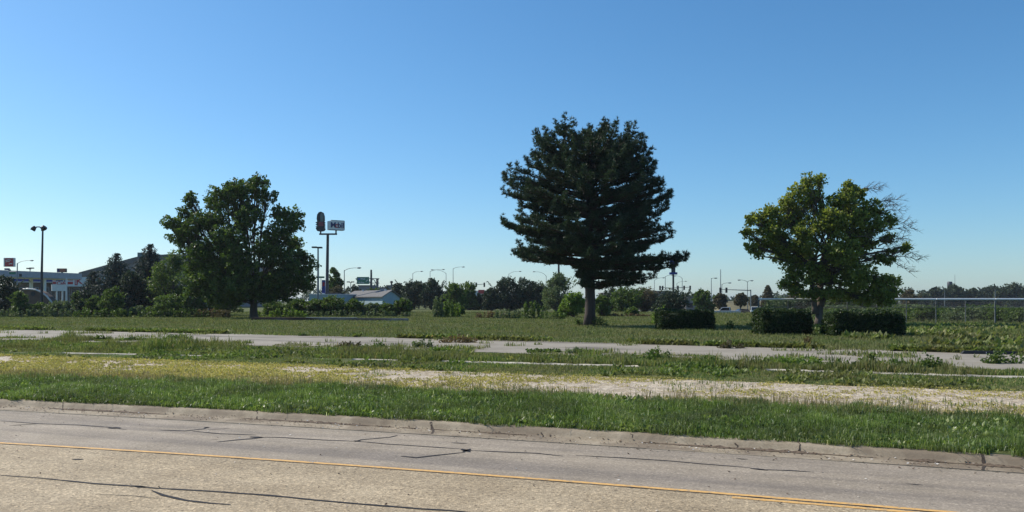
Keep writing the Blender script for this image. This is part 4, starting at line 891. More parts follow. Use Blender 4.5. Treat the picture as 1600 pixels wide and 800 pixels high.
# big grey building with a sloping roof line
pa = GP(124, 205); T = empty('warehouse', pa, 'big grey building with a sloping roof behind the spruces', 'warehouse'); k_ = 205/FPX; zz = lambda py: hz(py, 205)-pa.z
pr = [(0, -.3), (190*k_, -.3), (190*k_, zz(399)), (142*k_, zz(398.2)), (90*k_, zz(402.6)), (0, zz(427))]
MB().prism([(a_, b_-.001 if b_ > 0 else b_) for a_, b_ in pr], Matrix.Identity(4), 60).build('wall', M_taupe, T)
mb = MB(); ed = [pr[5], pr[4], pr[3], pr[2]]
for (a_, b_), (c_, d_) in zip(ed[:-1], ed[1:]): mb.prism([(a_, b_-1.1), (c_, d_-1.1), (c_, d_+.2), (a_, b_+.2)], Matrix.Translation((0, -.35, 0)), 61)
mb.build('roof', M_roofgrey, T)
MB().box(91*k_, 104*k_, -.1, 14, zz(402.5), zz(394.6)).build('roof_unit', paint('teal_grey', (.10,.17,.18), .6), T)
for q in range(28): pass
mb = MB()
for q in range(1, 60): mb.box(q*.5, q*.5+.05, -.03, -.003, .2, zz(427)+(zz(402.6)-zz(427))*min(1, q*.5/(90*k_))-1.2)
mb.build('wall_ribs', M_taupe, T)

def pole_light(name, label, px, d, ptop, arms, cat='street lamp', group=None, r=.1, mat=None, style='cobra'):
    mat = mat or M_steel; b_ = GP(px, d); T = empty(name, b_, label, cat, group); H = hz(ptop, d)-b_.z
    MB().tube([(0, 0, -.1), (0, 0, .35)], [r*1.9, r*1.7], 8).build('base', mat, T)
    MB().tube([(0, 0, .35), (0, 0, H*.5), (0, 0, H)], [r*1.1, r*.9, r*.65], 8).build('pole', mat, T)
    for (ex, ey) in arms:
        e = Vector((gx(ex, d)-b_.x, 0, hz(ey, d)-b_.z)); s = Vector((0, 0, H-.15)); sg = 1 if e.x > 0 else -1
        if style == 'cobra':
            c_ = Vector((e.x*.25, 0, e.z)); pts = [s*(1-t)**2+c_*2*t*(1-t)+e*t*t for t in (0, .2, .4, .6, .8, 1)]
            MB().tube(pts, [.06, .055, .05, .045, .04, .035], 6).build('arm', mat, T)
            MB().tube([e+Vector((-.1*sg, 0, 0)), e+Vector((.12*sg, 0, -.02)), e+Vector((.45*sg, 0, -.03)), e+Vector((.75*sg, 0, .0))], [.05, .11, .14, .05], 8).build('lamp_head', mat, T, True)
        else:
            MB().tube([s, e], .05, 6).build('arm', mat, T)
            MB().box(e.x-.35, e.x+.35, -.28, .28, e.z-.1, e.z+.12).build('lamp_head', M_dark, T, bevel=.03)
    return T
for px, tp, ex, ey, d, lb in ((645,427,657,424,240,'leftmost street lamp over the dark pair of trees, arm to the right'),(672,424,691,421,240,'street lamp over the dark pair of trees with its arm reaching over the facing lamp'),
  (697,427,677,421.5,236,'street lamp with arm to the left, facing the lamp beside it'),(708,419.5,722,417,225,'tallest street lamp left of the traffic lights, arm to the right'),
  (795,428,811,424,250,'street lamp over the big dark tree group, arm to the right'),(853.5,431,836,424.5,250,'street lamp left of the pine, arm to the left'),
  (27,411,47,407,170,'curved arm street lamp rising above the gas station canopy'),(538,422,558,418.5,150,'street lamp with long arm between the sign post tree and the green highway sign'),
  (1022.5,438,1035,434,250,'street lamp just under the right pine branches'),(1039.5,432,1049,430,230,'street lamp left of the blue sign pole'),
  (1066,435,1056.5,431,235,'street lamp right of the blue sign pole with arm to the left'),(1057.5,443,1070,439.5,300,'faint small street lamp close to the blue sign pole'),
  (1128,444,1138,442,200,'street lamp with short arm beside the tall thin mast'),(1111.5,434.5,1116,434.5,200,'dark slim pole left of the tall thin mast'),(1476,456,1469.5,448.5,210,'street lamp over the fence in front of the far tree line'),
  (692,447,696,443.5,260,'tiny slanted lamp low between the dark trees')):
    pole_light('street_lamp', lb, px, d, tp, [(ex, ey)])
pole_light('street_lamp', 'double armed street lamp right of the tall thin mast', 1168, 205, 440, [(1157, 437.5), (1172.5, 438.5)])
pole_light('thin_mast', 'tall thin mast standing above the traffic signals between the hedges', 1126, 215, 421, [], 'mast', r=.13)
pole_light('thin_mast', 'thin pole standing left of the gas station light pole', 489.5, 170, 432, [], 'mast', r=.05)
pole_light('utility_pole', 'pale thin pole behind the right part of the fence', 1555, 90, 452, [], 'pole', r=.06)
pole_light('thin_antenna', 'faint thin antenna in the far right tree line', 1492, 480, 429, [], 'antenna', r=.12)
pole_light('sign_pole', 'dark pole showing below the left branches of the pine', 873, 150, 402, [], 'pole', r=.24, mat=M_dark)
# parking lot lights of the gas station
pole_light('parking_light', 'tall pole light with double head between the maple and the high sign', 497, 116, 386, [(491.5, 386.5), (499.5, 387)], 'pole light', style='box', r=.16)
pole_light('parking_light', 'low flat double head lamp left of the green highway sign', 548, 190, 441, [(544.5, 440.6), (551, 440.6)], 'pole light', style='box', r=.12)
pole_light('parking_light', 'low flat double head lamp over the dark round tree right of the shed', 623, 190, 444, [(620, 443.2), (626, 443.2)], 'pole light', style='box', r=.1)
pole_light('parking_light', 'big flat lamp head seen just above the gas station canopy', 47, 160, 421, [(45, 419.5), (49.5, 419)], 'pole light', style='box', r=.12)
# floodlight pole at the left
b_ = GP(65.5, 100); T = empty('floodlight_pole', b_, 'tall dark pole with two floodlights standing alone at the left', 'floodlight'); H = hz(361, 100)-b_.z
MB().tube([(0, 0, -.1), (-.02, 0, H*.5), (.1, 0, H)], [.17, .14, .10], 8).build('pole', M_dark, T)
hd = lambda px, py: Vector((gx(px, 100)-b_.x, 0, hz(py, 100)-b_.z))
MB().tube([hd(66, 361), hd(66.5, 358)], .07, 6).build('bracket', M_dark, T)
MB().tube([hd(56, 356), hd(57, 354.6), hd(62, 354.6), hd(65, 357.5)], .07, 6).build('arm', M_dark, T)
MB().tube([hd(54, 355), hd(53, 357.5), hd(51.5, 360)][::-1] and [hd(51.2, 356), hd(53, 357.6), hd(54, 361.5)], [.34, .30, .06], 10).build('lamp_head', M_dark, T, True)
MB().tube([hd(70.5, 354.2), hd(68, 357), hd(65.4, 361)], [.30, .34, .10], 10).build('lamp_head', M_dark, T, True)

# high sign post of the gas station
b_ = GP(511.5, 128); T = empty('gas_station_sign', b_, 'very tall dark post carrying a lettered grey panel and a hat shaped sign', 'sign'); D_ = 128; k_ = D_/FPX
q_ = lambda px, py, dy=0: Vector((gx(px, D_)-b_.x, dy, hz(py, D_)-b_.z))
MB().tube([q_(511, 486), q_(511.3, 430), q_(512.2, 366)], [.28, .24, .20], 12).build('post', M_dark, T)
MB().box(q_(499, 0).x, q_(526.5, 0).x, -.16, .16, q_(0, 367).z, q_(0, 364.6).z).build('crossbeam', M_dark, T)
for px, y0, y1 in ((501, 365, 360), (525, 365, 359.5)): MB().tube([q_(px, y0), q_(px, y1)], .12, 8).build('strut', M_dark, T)
Rz = Matrix.Translation(q_(525, 352.2)) @ Matrix.Rotation(R(33), 4, 'Z'); wd, hg = 2.55, 1.55
pan = MB().prism([(-wd/2, -hg/2+.1), (-wd/2+.1, -hg/2), (wd/2-.12, -hg/2), (wd/2, -hg/2+.12), (wd/2, hg/2-.12), (wd/2-.12, hg/2), (-wd/2+.5, hg/2), (-wd/2+.3, hg/2-.15), (-wd/2, hg/2-.18)], Rz @ Matrix.Translation((0, -.35, 0)), .7).build('panel', M_signgrey, T)
mb = MB()
for a_, c_, e_, g_ in ((-wd/2+.3, wd/2-.05, hg/2-.06, hg/2-.001), (-wd/2+.05, wd/2-.05, -hg/2+.001, -hg/2+.07), (wd/2-.06, wd/2-.001, -hg/2+.1, hg/2-.1)): mb.box(a_, c_, -.39, -.353, e_, g_, Rz)
mb.build('trim', M_dark, T)
tM = lambda dx, dz=0: Rz @ Matrix.Translation((dx, -.37, dz))
text('letters', 'M', 1.15, tM(-.58, -.02), M_navy, T); text('red_letter', 'o', 1.15, tM(.02, -.02), M_red, T); text('letters', 'bil', 1.15, tM(.66, -.02), M_navy, T)
hat = [(493.8,357),(496,361),(501,362),(506.5,361),(508.8,357.5),(506.5,355.5),(507.5,352),(506.6,347.5),(507.4,344),(507.2,338),(505.5,332.5),(502,330.8),(498.5,331.8),(496,335.5),(495.2,342),(496,346),(495.2,349),(496.2,352),(495.6,355)]
hp = [((a_-501)*k_, (346-c_)*k_) for a_, c_ in hat]; hp = hp[::1]
HM = Matrix.Translation(q_(501, 346)); MB().prism(hp, HM @ Matrix.Translation((0, -.25, 0)), .5).build('hat_outline', M_dark, T)
ins = [(a_*.62+.16, c_*.5+.32) for a_, c_ in hp if c_ > -.2]; MB().prism([(.02, -.05), (.48, -.05), (.5, .9), (.38, 1.25), (.1, 1.25), (.0, .8)], HM @ Matrix.Translation((0, -.29, 0)), .037).build('hat_face', paint('grey_green_face', (.14,.17,.16), .5), T)
MB().prism([(-.32, -.75), (.5, -.75), (.5, -.08), (-.25, -.08)], HM @ Matrix.Translation((0, -.29, 0)), .037).build('red_band', paint('dull_red', (.22,.05,.06), .5), T)
for bx in (-.62, .62):
    for bz in (-.2, -.52, -.85): MB().tube([HM @ Vector((bx*.98, -.27, bz)), HM @ Vector((bx*.98, .27, bz))], .11, 8).build('bulb', M_dark, T)
# price sign
b_ = GP(505, 122); T = empty('price_sign', b_, 'narrow dark blue price sign between the light pole and the high sign post', 'price sign'); q_ = lambda px, py: Vector((gx(px, 122)-b_.x, 0, hz(py, 122)-b_.z))
MB().box(q_(502.8, 0).x, q_(507.6, 0).x, 0, .4, q_(0, 466).z, q_(0, 437.5).z).build('panel', M_blue, T)
MB().box(q_(504.2, 0).x, q_(507.2, 0).x, -.04, -.003, q_(0, 447).z, q_(0, 441).z).build('red_field', M_red, T)
MB().box(q_(503.2, 0).x, q_(507.2, 0).x, -.04, -.003, q_(0, 465).z, q_(0, 458).z).build('white_field', M_signgrey, T)
MB().box(q_(503.2, 0).x, q_(507.2, 0).x, .05, .35, -.1, q_(0, 466.1).z).build('base', M_dark, T)
b_ = GP(501.5, 119); T = empty('street_sign', b_, 'small green street sign on a post left of the high sign post', 'sign'); q_ = lambda px, py: Vector((gx(px, 119)-b_.x, 0, hz(py, 119)-b_.z))
MB().tube([(0, 0, -.1), (0, 0, q_(0, 434.6).z)], .05, 6).build('post', M_steel, T); MB().box(q_(498.5, 0).x, q_(507, 0).x, -.06, .06, q_(0, 434.5).z, q_(0, 431.8).z).build('panel', M_green, T, bevel=.03)
# blue shed
C_, R_, L_ = GP(597.5, 118), GP(624.5, 124), GP(541, 129); T = empty('blue_shed', C_, 'pale blue building with grey gable roof behind the bush row', 'shed')
Fm = Matrix.Translation(-C_); c_, r_, l_ = Fm @ C_, Fm @ R_, Fm @ L_; o_ = r_+l_; H1 = hz(463, 118)-C_.z; H2 = hz(454.3, 121)-C_.z; up = lambda v, z: Vector((v.x, v.y, z)); mid_cr = (c_+r_)/2; mid_lo = (l_+o_)/2
mb = MB(); mb.add([up(c_, -.1), up(r_, -.1), up(o_, -.1), up(l_, -.1), up(c_, H1), up(r_, H1), up(o_, H1), up(l_, H1), up(mid_cr, H2-.06), up(mid_lo, H2-.06)], [(0,1,5,8,4), (1,2,6,5), (2,3,7,9,6), (3,0,4,7)]); mb.build('wall', M_shed, T)
ax = (l_-c_).normalized()*.35; sx = (r_-c_).normalized()*.4; th = Vector((0, 0, .12)); mb = MB()
for e0, e1, s in ((c_, l_, -1), (r_, o_, 1)):
    p0 = up(e0, H1-.14)-ax+sx*s; p1 = up(e1, H1-.14)+ax+sx*s; p2 = up(mid_lo, H2)+ax; p3 = up(mid_cr, H2)-ax
    mb.add([p0, p1, p2, p3, p0+th, p1+th, p2+th, p3+th], [(0,1,2,3), (7,6,5,4), (0,4,5,1), (1,5,6,2), (2,6,7,3), (3,7,4,0)])
rf = mb.build('roof', M_roofgrey, T)
for t_ in (.12, .74):
    p = up(mid_cr.lerp(mid_lo, t_), H2)-sx*.8; MB().tube([p-Vector((0,0,.3)), p+Vector((0, 0, .22))], [.16, .14], 8).build('roof_vent', M_white, rf)
a0, a1 = GP(526.5, 121), GP(556, 127); Fa = Matrix.Translation(-a0) @ frame((a0.x, a0.y, 0), (a1.x, a1.y, 0)); Ta = empty('shed_annex', a0, 'flat roofed pale blue annex left of the gabled shed', 'shed'); Lw = (a1-a0).length
MB().box(0, Lw, 0, 4.5, -.1, hz(460.5, 121), Fa).build('wall', M_shed, Ta); MB().box(-.12, Lw+.1, -.12, 4.6, hz(460.4, 121), hz(459.4, 121), Fa).build('roof_edge', M_white, Ta)
MB().box(Lw*.35, Lw*.7, 1.5, 2.6, hz(459.3, 121), hz(457.2, 121), Fa).build('roof_unit', M_dark, Ta)
# highway sign gantry
b_ = GP(589.5, 290); T = empty('highway_sign', b_, 'green highway sign with white arrow on a steel truss gantry', 'highway sign'); q_ = lambda px, py, dy=0: Vector((gx(px, 290)-b_.x, dy, hz(py, 290)-b_.z))
MB().tube([(0, 0, -.2), (0, 0, q_(0, 435).z)], .45, 10).build('post', M_dark, T)
mb = MB(); zt_, zb_ = q_(0, 435.3).z, q_(0, 442.3).z
for dy in (-.5, .5):
    for z__ in (zt_, zb_): mb.tube([(q_(556, 0).x, dy, z__), (q_(592.5, 0).x, dy, z__)], .12, 6)
    xx = np.linspace(q_(556, 0).x, q_(592, 0).x, 9)
    for i in range(8): mb.tube([(xx[i], dy, zb_ if i % 2 else zt_), (xx[i+1], dy, zt_ if i % 2 else zb_)], .08, 5)
mb.build('truss', M_steel, T)
MB().box(q_(558.2, 0).x, q_(577.5, 0).x, -.85, -.7, q_(0, 444).z, q_(0, 432.8).z).build('border', M_white, T)
MB().box(q_(558.5, 0).x, q_(577.2, 0).x, -.88, -.853, q_(0, 443.7).z, q_(0, 433.1).z).build('panel', M_green, T)
MB().box(q_(560.3, 0).x, q_(563.2, 0).x, -.92, -.883, q_(0, 437.8).z, q_(0, 434.9).z).build('shield', paint('shield_blue', (.03,.09,.35), .5), T)
text('sign_letters', 'West', .75, Matrix.Translation((q_(567.6, 0).x, -.9, q_(0, 435.9).z)), M_white, T); text('sign_letters', 'Moline', .75, Matrix.Translation((q_(565.2, 0).x, -.9, q_(0, 441.6).z)), M_white, T)
mb = MB(); s_, e_ = q_(572.3, 440.2), q_(575.3, 437.2); dv = (e_-s_).normalized(); nv = Vector((-dv.z, 0, dv.x)); Y_ = Vector((0, -.89, 0)); Y2 = Vector((0, .03, 0))
pl = [s_-nv*.1, e_-dv*.3-nv*.1, e_-dv*.35-nv*.28, e_, e_-dv*.35+nv*.28, e_-dv*.3+nv*.1, s_+nv*.1]; mb.add([p+Y_-Y2 for p in pl]+[p+Y_ for p in pl], [tuple(range(7)), tuple(reversed(range(7, 14)))]+[(i, i+7, (i+1) % 7+7, (i+1) % 7) for i in range(7)]); mb.build('arrow', M_white, T)
pole_light('dark_pylon', 'thick round dark pylon beside the green highway sign', 580, 230, 421.5, [], 'pylon', r=.38, mat=M_dark)
# flat buildings behind the shed
for px0, px1, tp, d, lb, mt in ((560, 581, 447, 260, 'flat grey block behind the shed under the green highway sign', M_taupe), (587, 606, 450.2, 262, 'lower flat grey block behind the middle of the shed roof', M_grey), (604, 618, 447, 255, 'flat grey block with a small chimney behind the shed gable', M_taupe), (1000, 1048, 456, 240, 'grey flat building between the pine branches and the blue sign pole', M_taupe), (1072, 1092, 464.5, 230, 'low dark building left of the rounded tree', M_taupe), (944, 962, 459, 190, 'grey roofed building behind the lower right of the pine trunk', M_roofgrey)):
    b_ = GP(px0, d); T = empty('flat_building', b_, lb, 'building'); W_ = (px1-px0)*d/FPX; H = hz(tp, d)-b_.z
    MB().box(0, W_, 0, 12, -.3, H).build('wall', mt, T); MB().box(-.15, W_+.15, -.15, 12.15, H+.001, H+.3).build('roof', M_roofgrey, T)
    for i in range(max(1, int(W_/2.2))): MB().box(.5+i*2.2, 1.9+i*2.2, -.05, -.003, 1.0, 2.3).build('window', M_glass, T)
    if px0 == 604: MB().tube([(W_*.5, 1, H+.3), (W_*.5, 1, H+.9), (W_*.5, 1, H+1.2), (W_*.5, 1, H+1.6)], [.25, .25, .5, .35], 8).build('chimney', M_dark, T)
# red and white restaurant seen between trees
b_ = GP(738, 262); T = empty('restaurant', b_, 'small white and red building glimpsed under the traffic lights', 'restaurant'); W_ = 21*262/FPX; H = hz(454, 262)-b_.z
MB().box(0, W_, 0, 10, -.3, H).build('wall', M_white, T); MB().box(W_*.45, W_*.92, -.3, -.003, H-1.0, H+.25).build('red_roof_band', M_red, T)
for i in range(2): MB().box(.4+i*1.9, 1.8+i*1.9, -.05, -.003, .9, 2.2).build('window', M_glass, T)
# traffic signals
def signal(label, d, y, heads, px_pole, px_end, ptop=None):
    b_ = GP(px_pole, d); T = empty('traffic_signal', b_, label, 'traffic light'); Z = hz(y, d)-b_.z; tz = hz(ptop, d)-b_.z if ptop else Z+.3
    MB().tube([(0, 0, -.2), (0, 0, tz)], [.17, .12], 8).build('pole', M_steel, T)
    MB().tube([(0, 0, Z), (gx(px_end, d)-b_.x, 0, Z+.25)], [.11, .06], 6).build('mast_arm', M_steel, T)
    for px in heads:
        x_ = gx(px, d)-b_.x; h_ = MB().box(x_-.22, x_+.22, -.45, -.13, Z-.55, Z+.65).build('signal_head', M_black, T, bevel=.03)
        for i in range(3): MB().tube([(x_, -.46, Z-.3+i*.36), (x_, -.60, Z-.28+i*.36)], [.13, .14], 8).build('visor', M_black, h_)
signal('two black traffic lights on one arm over the row of narrow evergreens', 225, 445.3, (744.3, 756.8), 733, 757.5)
signal('traffic lights on an arm reaching both sides of the blue sign pole, left heads', 228, 450.3, (1031, 1035), 1051, 1030)
signal('three traffic lights in a row right of the blue sign pole', 233, 450, (1059, 1068.6, 1078), 1052.5, 1079)
signal('traffic lights on a long arm from a pole right of the double street lamp', 190, 453.8, (1125, 1134.5), 1173, 1124, 452.5)
# blue pole sign behind the pine
b_ = GP(1052, 165); T = empty('blue_pole_sign', b_, 'blue sign cabinet on a thick dark pole behind the pine branch tip', 'sign'); q_ = lambda px, py: Vector((gx(px, 165)-b_.x, 0, hz(py, 165)-b_.z))
MB().tube([(0, 0, -.2), (0, 0, q_(0, 429).z)], .20, 10).build('pole', M_dark, T)
MB().box(q_(1046.5, 0).x, q_(1059, 0).x, -.3, .3, q_(0, 412).z, q_(0, 403.5).z).build('cabinet', M_blue, T, bevel=.02)
MB().box(q_(1046, 0).x, q_(1058, 0).x, -.3, .3, q_(0, 429).z, q_(0, 425.5).z).build('lower_cabinet', M_blue, T, bevel=.02)
MB().box(q_(1049, 0).x, q_(1055, 0).x, -.2, .2, q_(0, 425.5).z, q_(0, 412).z).build('spine', M_dark, T)
MB().tube([q_(1053.7, 407.6)+Vector((0, -.31, 0)), q_(1053.7, 407.6)+Vector((0, -.35, 0))], .22, 12).build('emblem', M_signgrey, T)
# red square sign and small signs over the canopy
b_ = GP(15, 190); T = empty('red_square_sign', b_, 'square dark red sign with pale script above the canopy at the left edge', 'sign'); q_ = lambda px, py: Vector((gx(px, 190)-b_.x, 0, hz(py, 190)-b_.z))
MB().tube([(0, 0, -.2), (0, 0, q_(0, 421).z)], .25, 10).build('pole', M_dark, T); MB().box(q_(7.3, 0).x, q_(22.8, 0).x, -.4, .4, q_(0, 416.8).z, q_(0, 403).z).build('cabinet', M_signgrey, T)
MB().box(q_(9.4, 0).x, q_(22.5, 0).x, -.45, -.403, q_(0, 416.4).z, q_(0, 403.6).z).build('red_face', M_red, T); MB().box(q_(8, 0).x, q_(14, 0).x, -.3, .3, q_(0, 422).z, q_(0, 419.2).z).build('blue_panel', M_blue, T)
mb = MB(); 
for j, (yy, a_, c_) in enumerate(((406.6, 11, 19), (409, 11, 17), (412.4, 16, 21))): mb.tube([q_(a_, yy+.6)+Vector((0, -.5, 0)), q_((a_+c_)/2, yy-.5)+Vector((0, -.5, 0)), q_(c_, yy)+Vector((0, -.5, 0))], .09, 5)
mb.build('script', M_signgrey, T)
b_ = GP(97, 175); T = empty('brown_square_sign', b_, 'small brown and blue sign standing above the right part of the canopy', 'sign'); q_ = lambda px, py: Vector((gx(px, 175)-b_.x, 0, hz(py, 175)-b_.z))
MB().tube([(0, 0, -.2), (0, 0, q_(0, 425).z)], .2, 8).build('pole', M_dark, T); MB().box(q_(90, 0).x, q_(103.6, 0).x, -.3, .3, q_(0, 425.5).z, q_(0, 419.5).z).build('cabinet', M_dark, T)
MB().box(q_(94.5, 0).x, q_(103, 0).x, -.34, -.303, q_(0, 425).z, q_(0, 420.3).z).build('brown_face', paint('rust_face', (.25,.10,.06), .6), T); MB().box(q_(90.5, 0).x, q_(94.3, 0).x, -.34, -.303, q_(0, 425).z, q_(0, 420.3).z).build('blue_face', M_navy, T)
b_ = GP(27, 114); T = empty('street_name_sign', b_, 'green street name sign on a pole in front of the canopy', 'sign'); q_ = lambda px, py: Vector((gx(px, 114)-b_.x, 0, hz(py, 114)-b_.z))
MB().tube([(0, 0, -.1), (0, 0, q_(0, 412).z)], [.1, .07], 8).build('pole', M_steel, T); MB().box(q_(14.5, 0).x, q_(24.5, 0).x, -.03, .03, q_(0, 428.6).z, q_(0, 425.2).z).build('panel', M_green, T); MB().tube([(0, 0, q_(0, 424.6).z), (q_(14, 0).x, 0, q_(0, 424.6).z)], .04, 6).build('arm', M_steel, T)
pole_light('light_pole', 'pale grey pole in front of the striped store sign', 103.8, 112, 434, [], 'pole', r=.13, mat=M_signgrey)
# tower on the horizon at the right
b_ = GP(1484, 470); T = empty('water_tower', b_, 'small dark round tower in the far tree line at the right', 'tower'); H = hz(440, 470)-b_.z
MB().tube([(0, 0, -.5), (0, 0, H-4)], [1.6, 1.1], 12).build('shaft', M_dark, T, True); MB().tube([(0, 0, H-4), (0, 0, H-3.6), (0, 0, H-.4), (0, 0, H)], [1.1, 1.35, 1.35, 1.0], 12).build('tank', M_dark, T, True)
# yellow posts beside the maple
for px, lb in ((437, 'orange post low behind the right side of the large broadleaf tree, left one'), (451.5, 'orange post low behind the right side of the large broadleaf tree, right one')):
    b_ = GP(px, 104); tag(MB().tube([(b_.x, b_.y, b_.z-.1), (b_.x, b_.y, b_.z+1.2), (b_.x, b_.y, b_.z+1.3)], [.13, .13, .06], 10).build('bollard', M_orange), lb, 'bollard')
# chain link fence
d = 55.; x0, x1 = gx(1185.5, d), gx(1185.5, d)+46.2*d/FPX*14; b_ = Vector((x0, d, gz(x0, d))); T = empty('chain_link_fence', b_, 'grey chain link fence with a bright white top rail', 'fence'); W_ = x1-x0; H = hz(467.4, d)-b_.z
pos = 46.2*d/FPX
M_rail = paint('white_rail', (.93,.92,.90), .25, 0, .01); M_post = paint('weathered_post', (.13,.15,.15), .6, .2, .15); M_wire = paint('wire', (.09,.10,.10), .6, .2, .1)
for i in range(7): MB().tube([(i*2*pos+(.02 if i else 0), 0, H), ((i+1)*2*pos-.02, 0, H)], .057, 8).build('top_rail', M_rail, T)
MB().tube([(0, .04, hz(480, d)-b_.z), (W_, .04, hz(479.7, d)-b_.z)], .022, 6).build('middle_rail', M_steel, T)
for i in range(15):
    MB().tube([(i*pos, .02, -.1), (i*pos, .02, H-.045)], .05 if i in (0, 8) else .035, 8).build('post', M_post, T)
mb = MB(); stp = .11; hh = H-.1; n = int((W_+hh)/stp)
for i in range(n):
    for s in (1, -1):
        a_ = i*stp-(hh if s > 0 else 0); p0, p1 = a_, a_+s*hh
        t0, t1 = 0., 1.
        for lim, sgn in ((0, 1), (W_, -1)):
            f0, f1 = (p0-lim)*sgn, (p1-lim)*sgn
            if f0 < 0 and f1 < 0: t0 = 2
            elif f0 < 0: t0 = max(t0, f0/(f0-f1))
            elif f1 < 0: t1 = min(t1, f0/(f0-f1))
        if t0 < t1:
            mb.tube([(p0+(p1-p0)*t0, -.03 if s > 0 else -.025, .05+hh*t0), (p0+(p1-p0)*t1, -.03 if s > 0 else -.025, .05+hh*t1)], .003, 3, False)
mb.build('wire_mesh', M_wire, T)
# low concrete and rusty strip wall
pa, pb = GP(393, 73), GP(636, 69.5); m, nt, bs = nmat('rusty_edge'); n = noise(nt, .35, 4, .6, 'World', 0, (3, 1, 1)); nt.links.new(ramp(nt, [(.36, (.035,.02,.017)), (.47, (.09,.05,.04)), (.56, (.16,.15,.15)), (.68, (.30,.30,.29))], n), bs.inputs['Base Color']); bs.inputs['Roughness'].default_value = .9; M_rust = m
T = empty('low_wall', pa, 'long very low wall with rusty dark side and pale top right of the large broadleaf tree', 'low wall'); F = Matrix.Translation(-pa) @ frame((pa.x, pa.y, 0), (pb.x, pb.y, 0)); L = Vector((pb.x-pa.x, pb.y-pa.y, 0)).length
MB().box(0, L, 0, .35, -.1+pa.z, pa.z+.22, F).build('side', M_rust, T); MB().box(L*.36, L*.68, -.02, .36, pa.z+.223, pa.z+.27, F).build('capstone', M_concrete, T); MB().box(L*.01, L*.34, -.02, .36, pa.z+.223, pa.z+.245, F).build('capstone', M_rust, T)
# black parking stop on the pavement
pa = Vector((14.55, 26.75, gz(14.55, 26.75))); T = empty('rubber_stop', pa, 'long black rubber bar lying on the old pavement near the right edge', 'parking stop', None, R(-14)); L = 1.75
mb = MB(); 
for sx_ in (0,): mb.add([(0,0,.0),(L,0,0),(L,.22,0),(0,.22,0),(.10,.04,.115),(L-.10,.04,.115),(L-.10,.18,.115),(.10,.18,.115)], [(3,2,1,0),(4,5,6,7),(0,1,5,4),(1,2,6,5),(2,3,7,6),(3,0,4,7)])
mb.build('bar', M_black, T, bevel=.015)
for q in (.42, .70): MB().box(L*q, L*q+.015, .012, .02, .03, .085).build('pale_mark', M_signgrey, T)
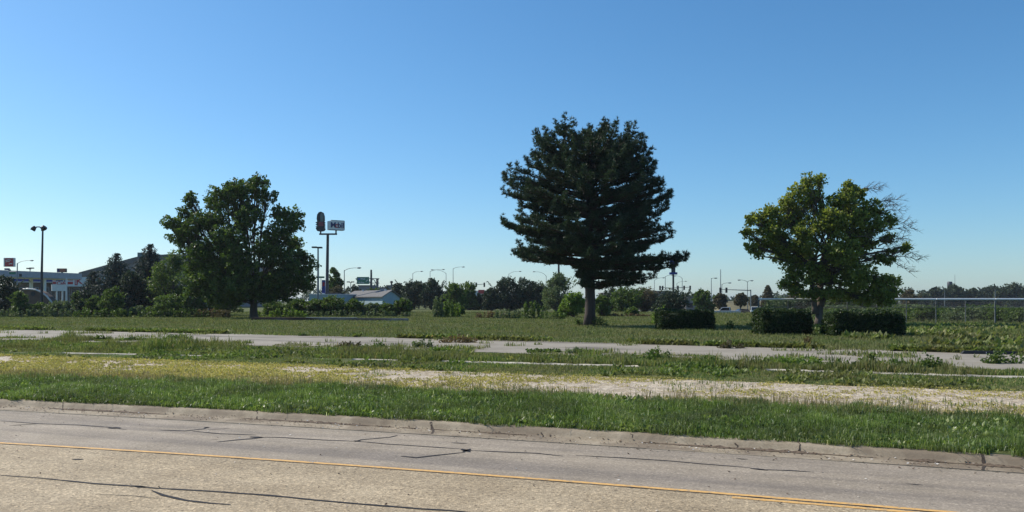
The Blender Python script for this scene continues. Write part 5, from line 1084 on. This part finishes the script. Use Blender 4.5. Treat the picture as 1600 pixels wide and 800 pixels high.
# cars
def car(label, px, d, rz, kind, col, cat='car'):
    b_ = GP(px, d); T = empty('parked_'+cat.replace(' ', '_'), b_, label, cat, None, rz); M_ = paint('car_paint', col, .25, .2, .02)
    if kind == 'sedan': body = [(-2.2,.35),(2.2,.35),(2.25,.62),(2.1,.82),(1.1,.93),(-1.4,.98),(-2.15,.93),(-2.28,.6)]; cab = [(-1.75,.96),(1.0,.93),(.35,1.38),(-.9,1.43)]; W2 = .87
    elif kind == 'pickup': body = [(-2.7,.45),(2.6,.45),(2.65,.85),(2.45,1.05),(1.2,1.12),(-2.7,1.12)]; cab = [(-.9,1.11),(1.15,1.11),(.55,1.72),(-.75,1.75)]; W2 = .92
    else: body = [(-2.3,.4),(2.3,.4),(2.38,.8),(2.2,1.05),(1.5,1.15),(-2.3,1.15)]; cab = [(-2.28,1.14),(1.5,1.14),(.7,1.80),(-2.2,1.85)]; W2 = .92
    MB().prism(body, Matrix.Translation((0, -W2, 0)), 2*W2).build('body', M_, T, bevel=.05)
    cx = sum(p[0] for p in cab)/4
    MB().prism(cab, Matrix.Translation((0, -W2+.12, 0)), 2*W2-.24).build('cabin', M_, T, bevel=.05)
    gl = [(cx+(x-cx)*.86, .02+cab[0][1]+(z-cab[0][1])*.86) for x, z in cab]
    for s in (-1, 1): MB().prism(gl, Matrix.Translation((0, s*(W2-.12) + (-.015 if s < 0 else .003), 0)), .012).build('side_window', M_glass, T)
    for (p, q, nm) in ((cab[1], cab[2], 'windscreen'), (cab[0], cab[3], 'rear_window')):
        P0, P1 = Vector((p[0], 0, p[1])), Vector((q[0], 0, q[1])); n_ = Vector((1 if nm == 'windscreen' else -1, 0, .5)).normalized()*.02
        a_, c_ = P0.lerp(P1, .12)+n_, P0.lerp(P1, .88)+n_; w2 = W2-.22
        MB().add([a_+Vector((0,-w2,0)), a_+Vector((0,w2,0)), c_+Vector((0,w2,0)), c_+Vector((0,-w2,0)), a_+Vector((0,-w2,0))-n_*.8, a_+Vector((0,w2,0))-n_*.8, c_+Vector((0,w2,0))-n_*.8, c_+Vector((0,-w2,0))-n_*.8], [(0,1,2,3),(7,6,5,4),(0,4,5,1),(2,6,7,3),(0,3,7,4),(1,5,6,2)]).build(nm, M_glass, T)
    for x in (-1.4, 1.4):
        for s in (-1, 1):
            w_ = MB().tube([(x, s*(W2-.18), .33), (x, s*(W2+.01), .33)], .33, 16).build('wheel', M_black, T); MB().tube([(x, s*(W2+.012), .33), (x, s*(W2+.03), .33)], .19, 10).build('rim', M_steel, w_)
    for s in (-1, 1):
        MB().box(body[2][0]-.08, body[2][0]+.01, s*.62-.15, s*.62+.15, body[2][1]-.02, body[2][1]+.12).build('headlight', M_white, T)
        MB().box(body[-1][0]-.02 if kind == 'sedan' else body[0][0]-.02, (body[-1][0] if kind == 'sedan' else body[0][0])+.06, s*.72-.08, s*.72+.08, .72, .92).build('tail_light', M_red, T)
    return T
car('silver pickup parked far away right of the small square hedge', 1134, 150, R(160), 'pickup', (.45,.48,.52), 'pickup')
car('low black car parked under the small round tree', 1163, 150, R(8), 'sedan', (.02,.02,.025))
car('white van parked beside the left end of the fence, its back to the camera', 1180.5, 148, R(75), 'van', (.80,.80,.80), 'van')
car('blue grey car mostly hidden behind the foot of the large broadleaf tree', 306, 118, R(185), 'sedan', (.30,.34,.42))
# ------------------------------------------------------------------ thin summer haze
HZ = 7000.
hz_m = bpy.data.materials.new('haze'); hz_m.use_nodes = True; hn = hz_m.node_tree; hn.nodes.remove(hn.nodes['Principled BSDF'])
pv = hn.nodes.new('ShaderNodeVolumePrincipled'); pv.inputs['Color'].default_value = (.80, .88, 1, 1); pv.inputs['Density'].default_value = .00013; pv.inputs['Anisotropy'].default_value = .2
hn.links.new(pv.outputs[0], hn.nodes['Material Output'].inputs['Volume'])
hb = MB().box(-HZ, HZ, -HZ, HZ, -2.0, 26).build('haze', hz_m); tag(hb, 'thin pale summer haze over the whole field', 'haze', None, 'stuff')
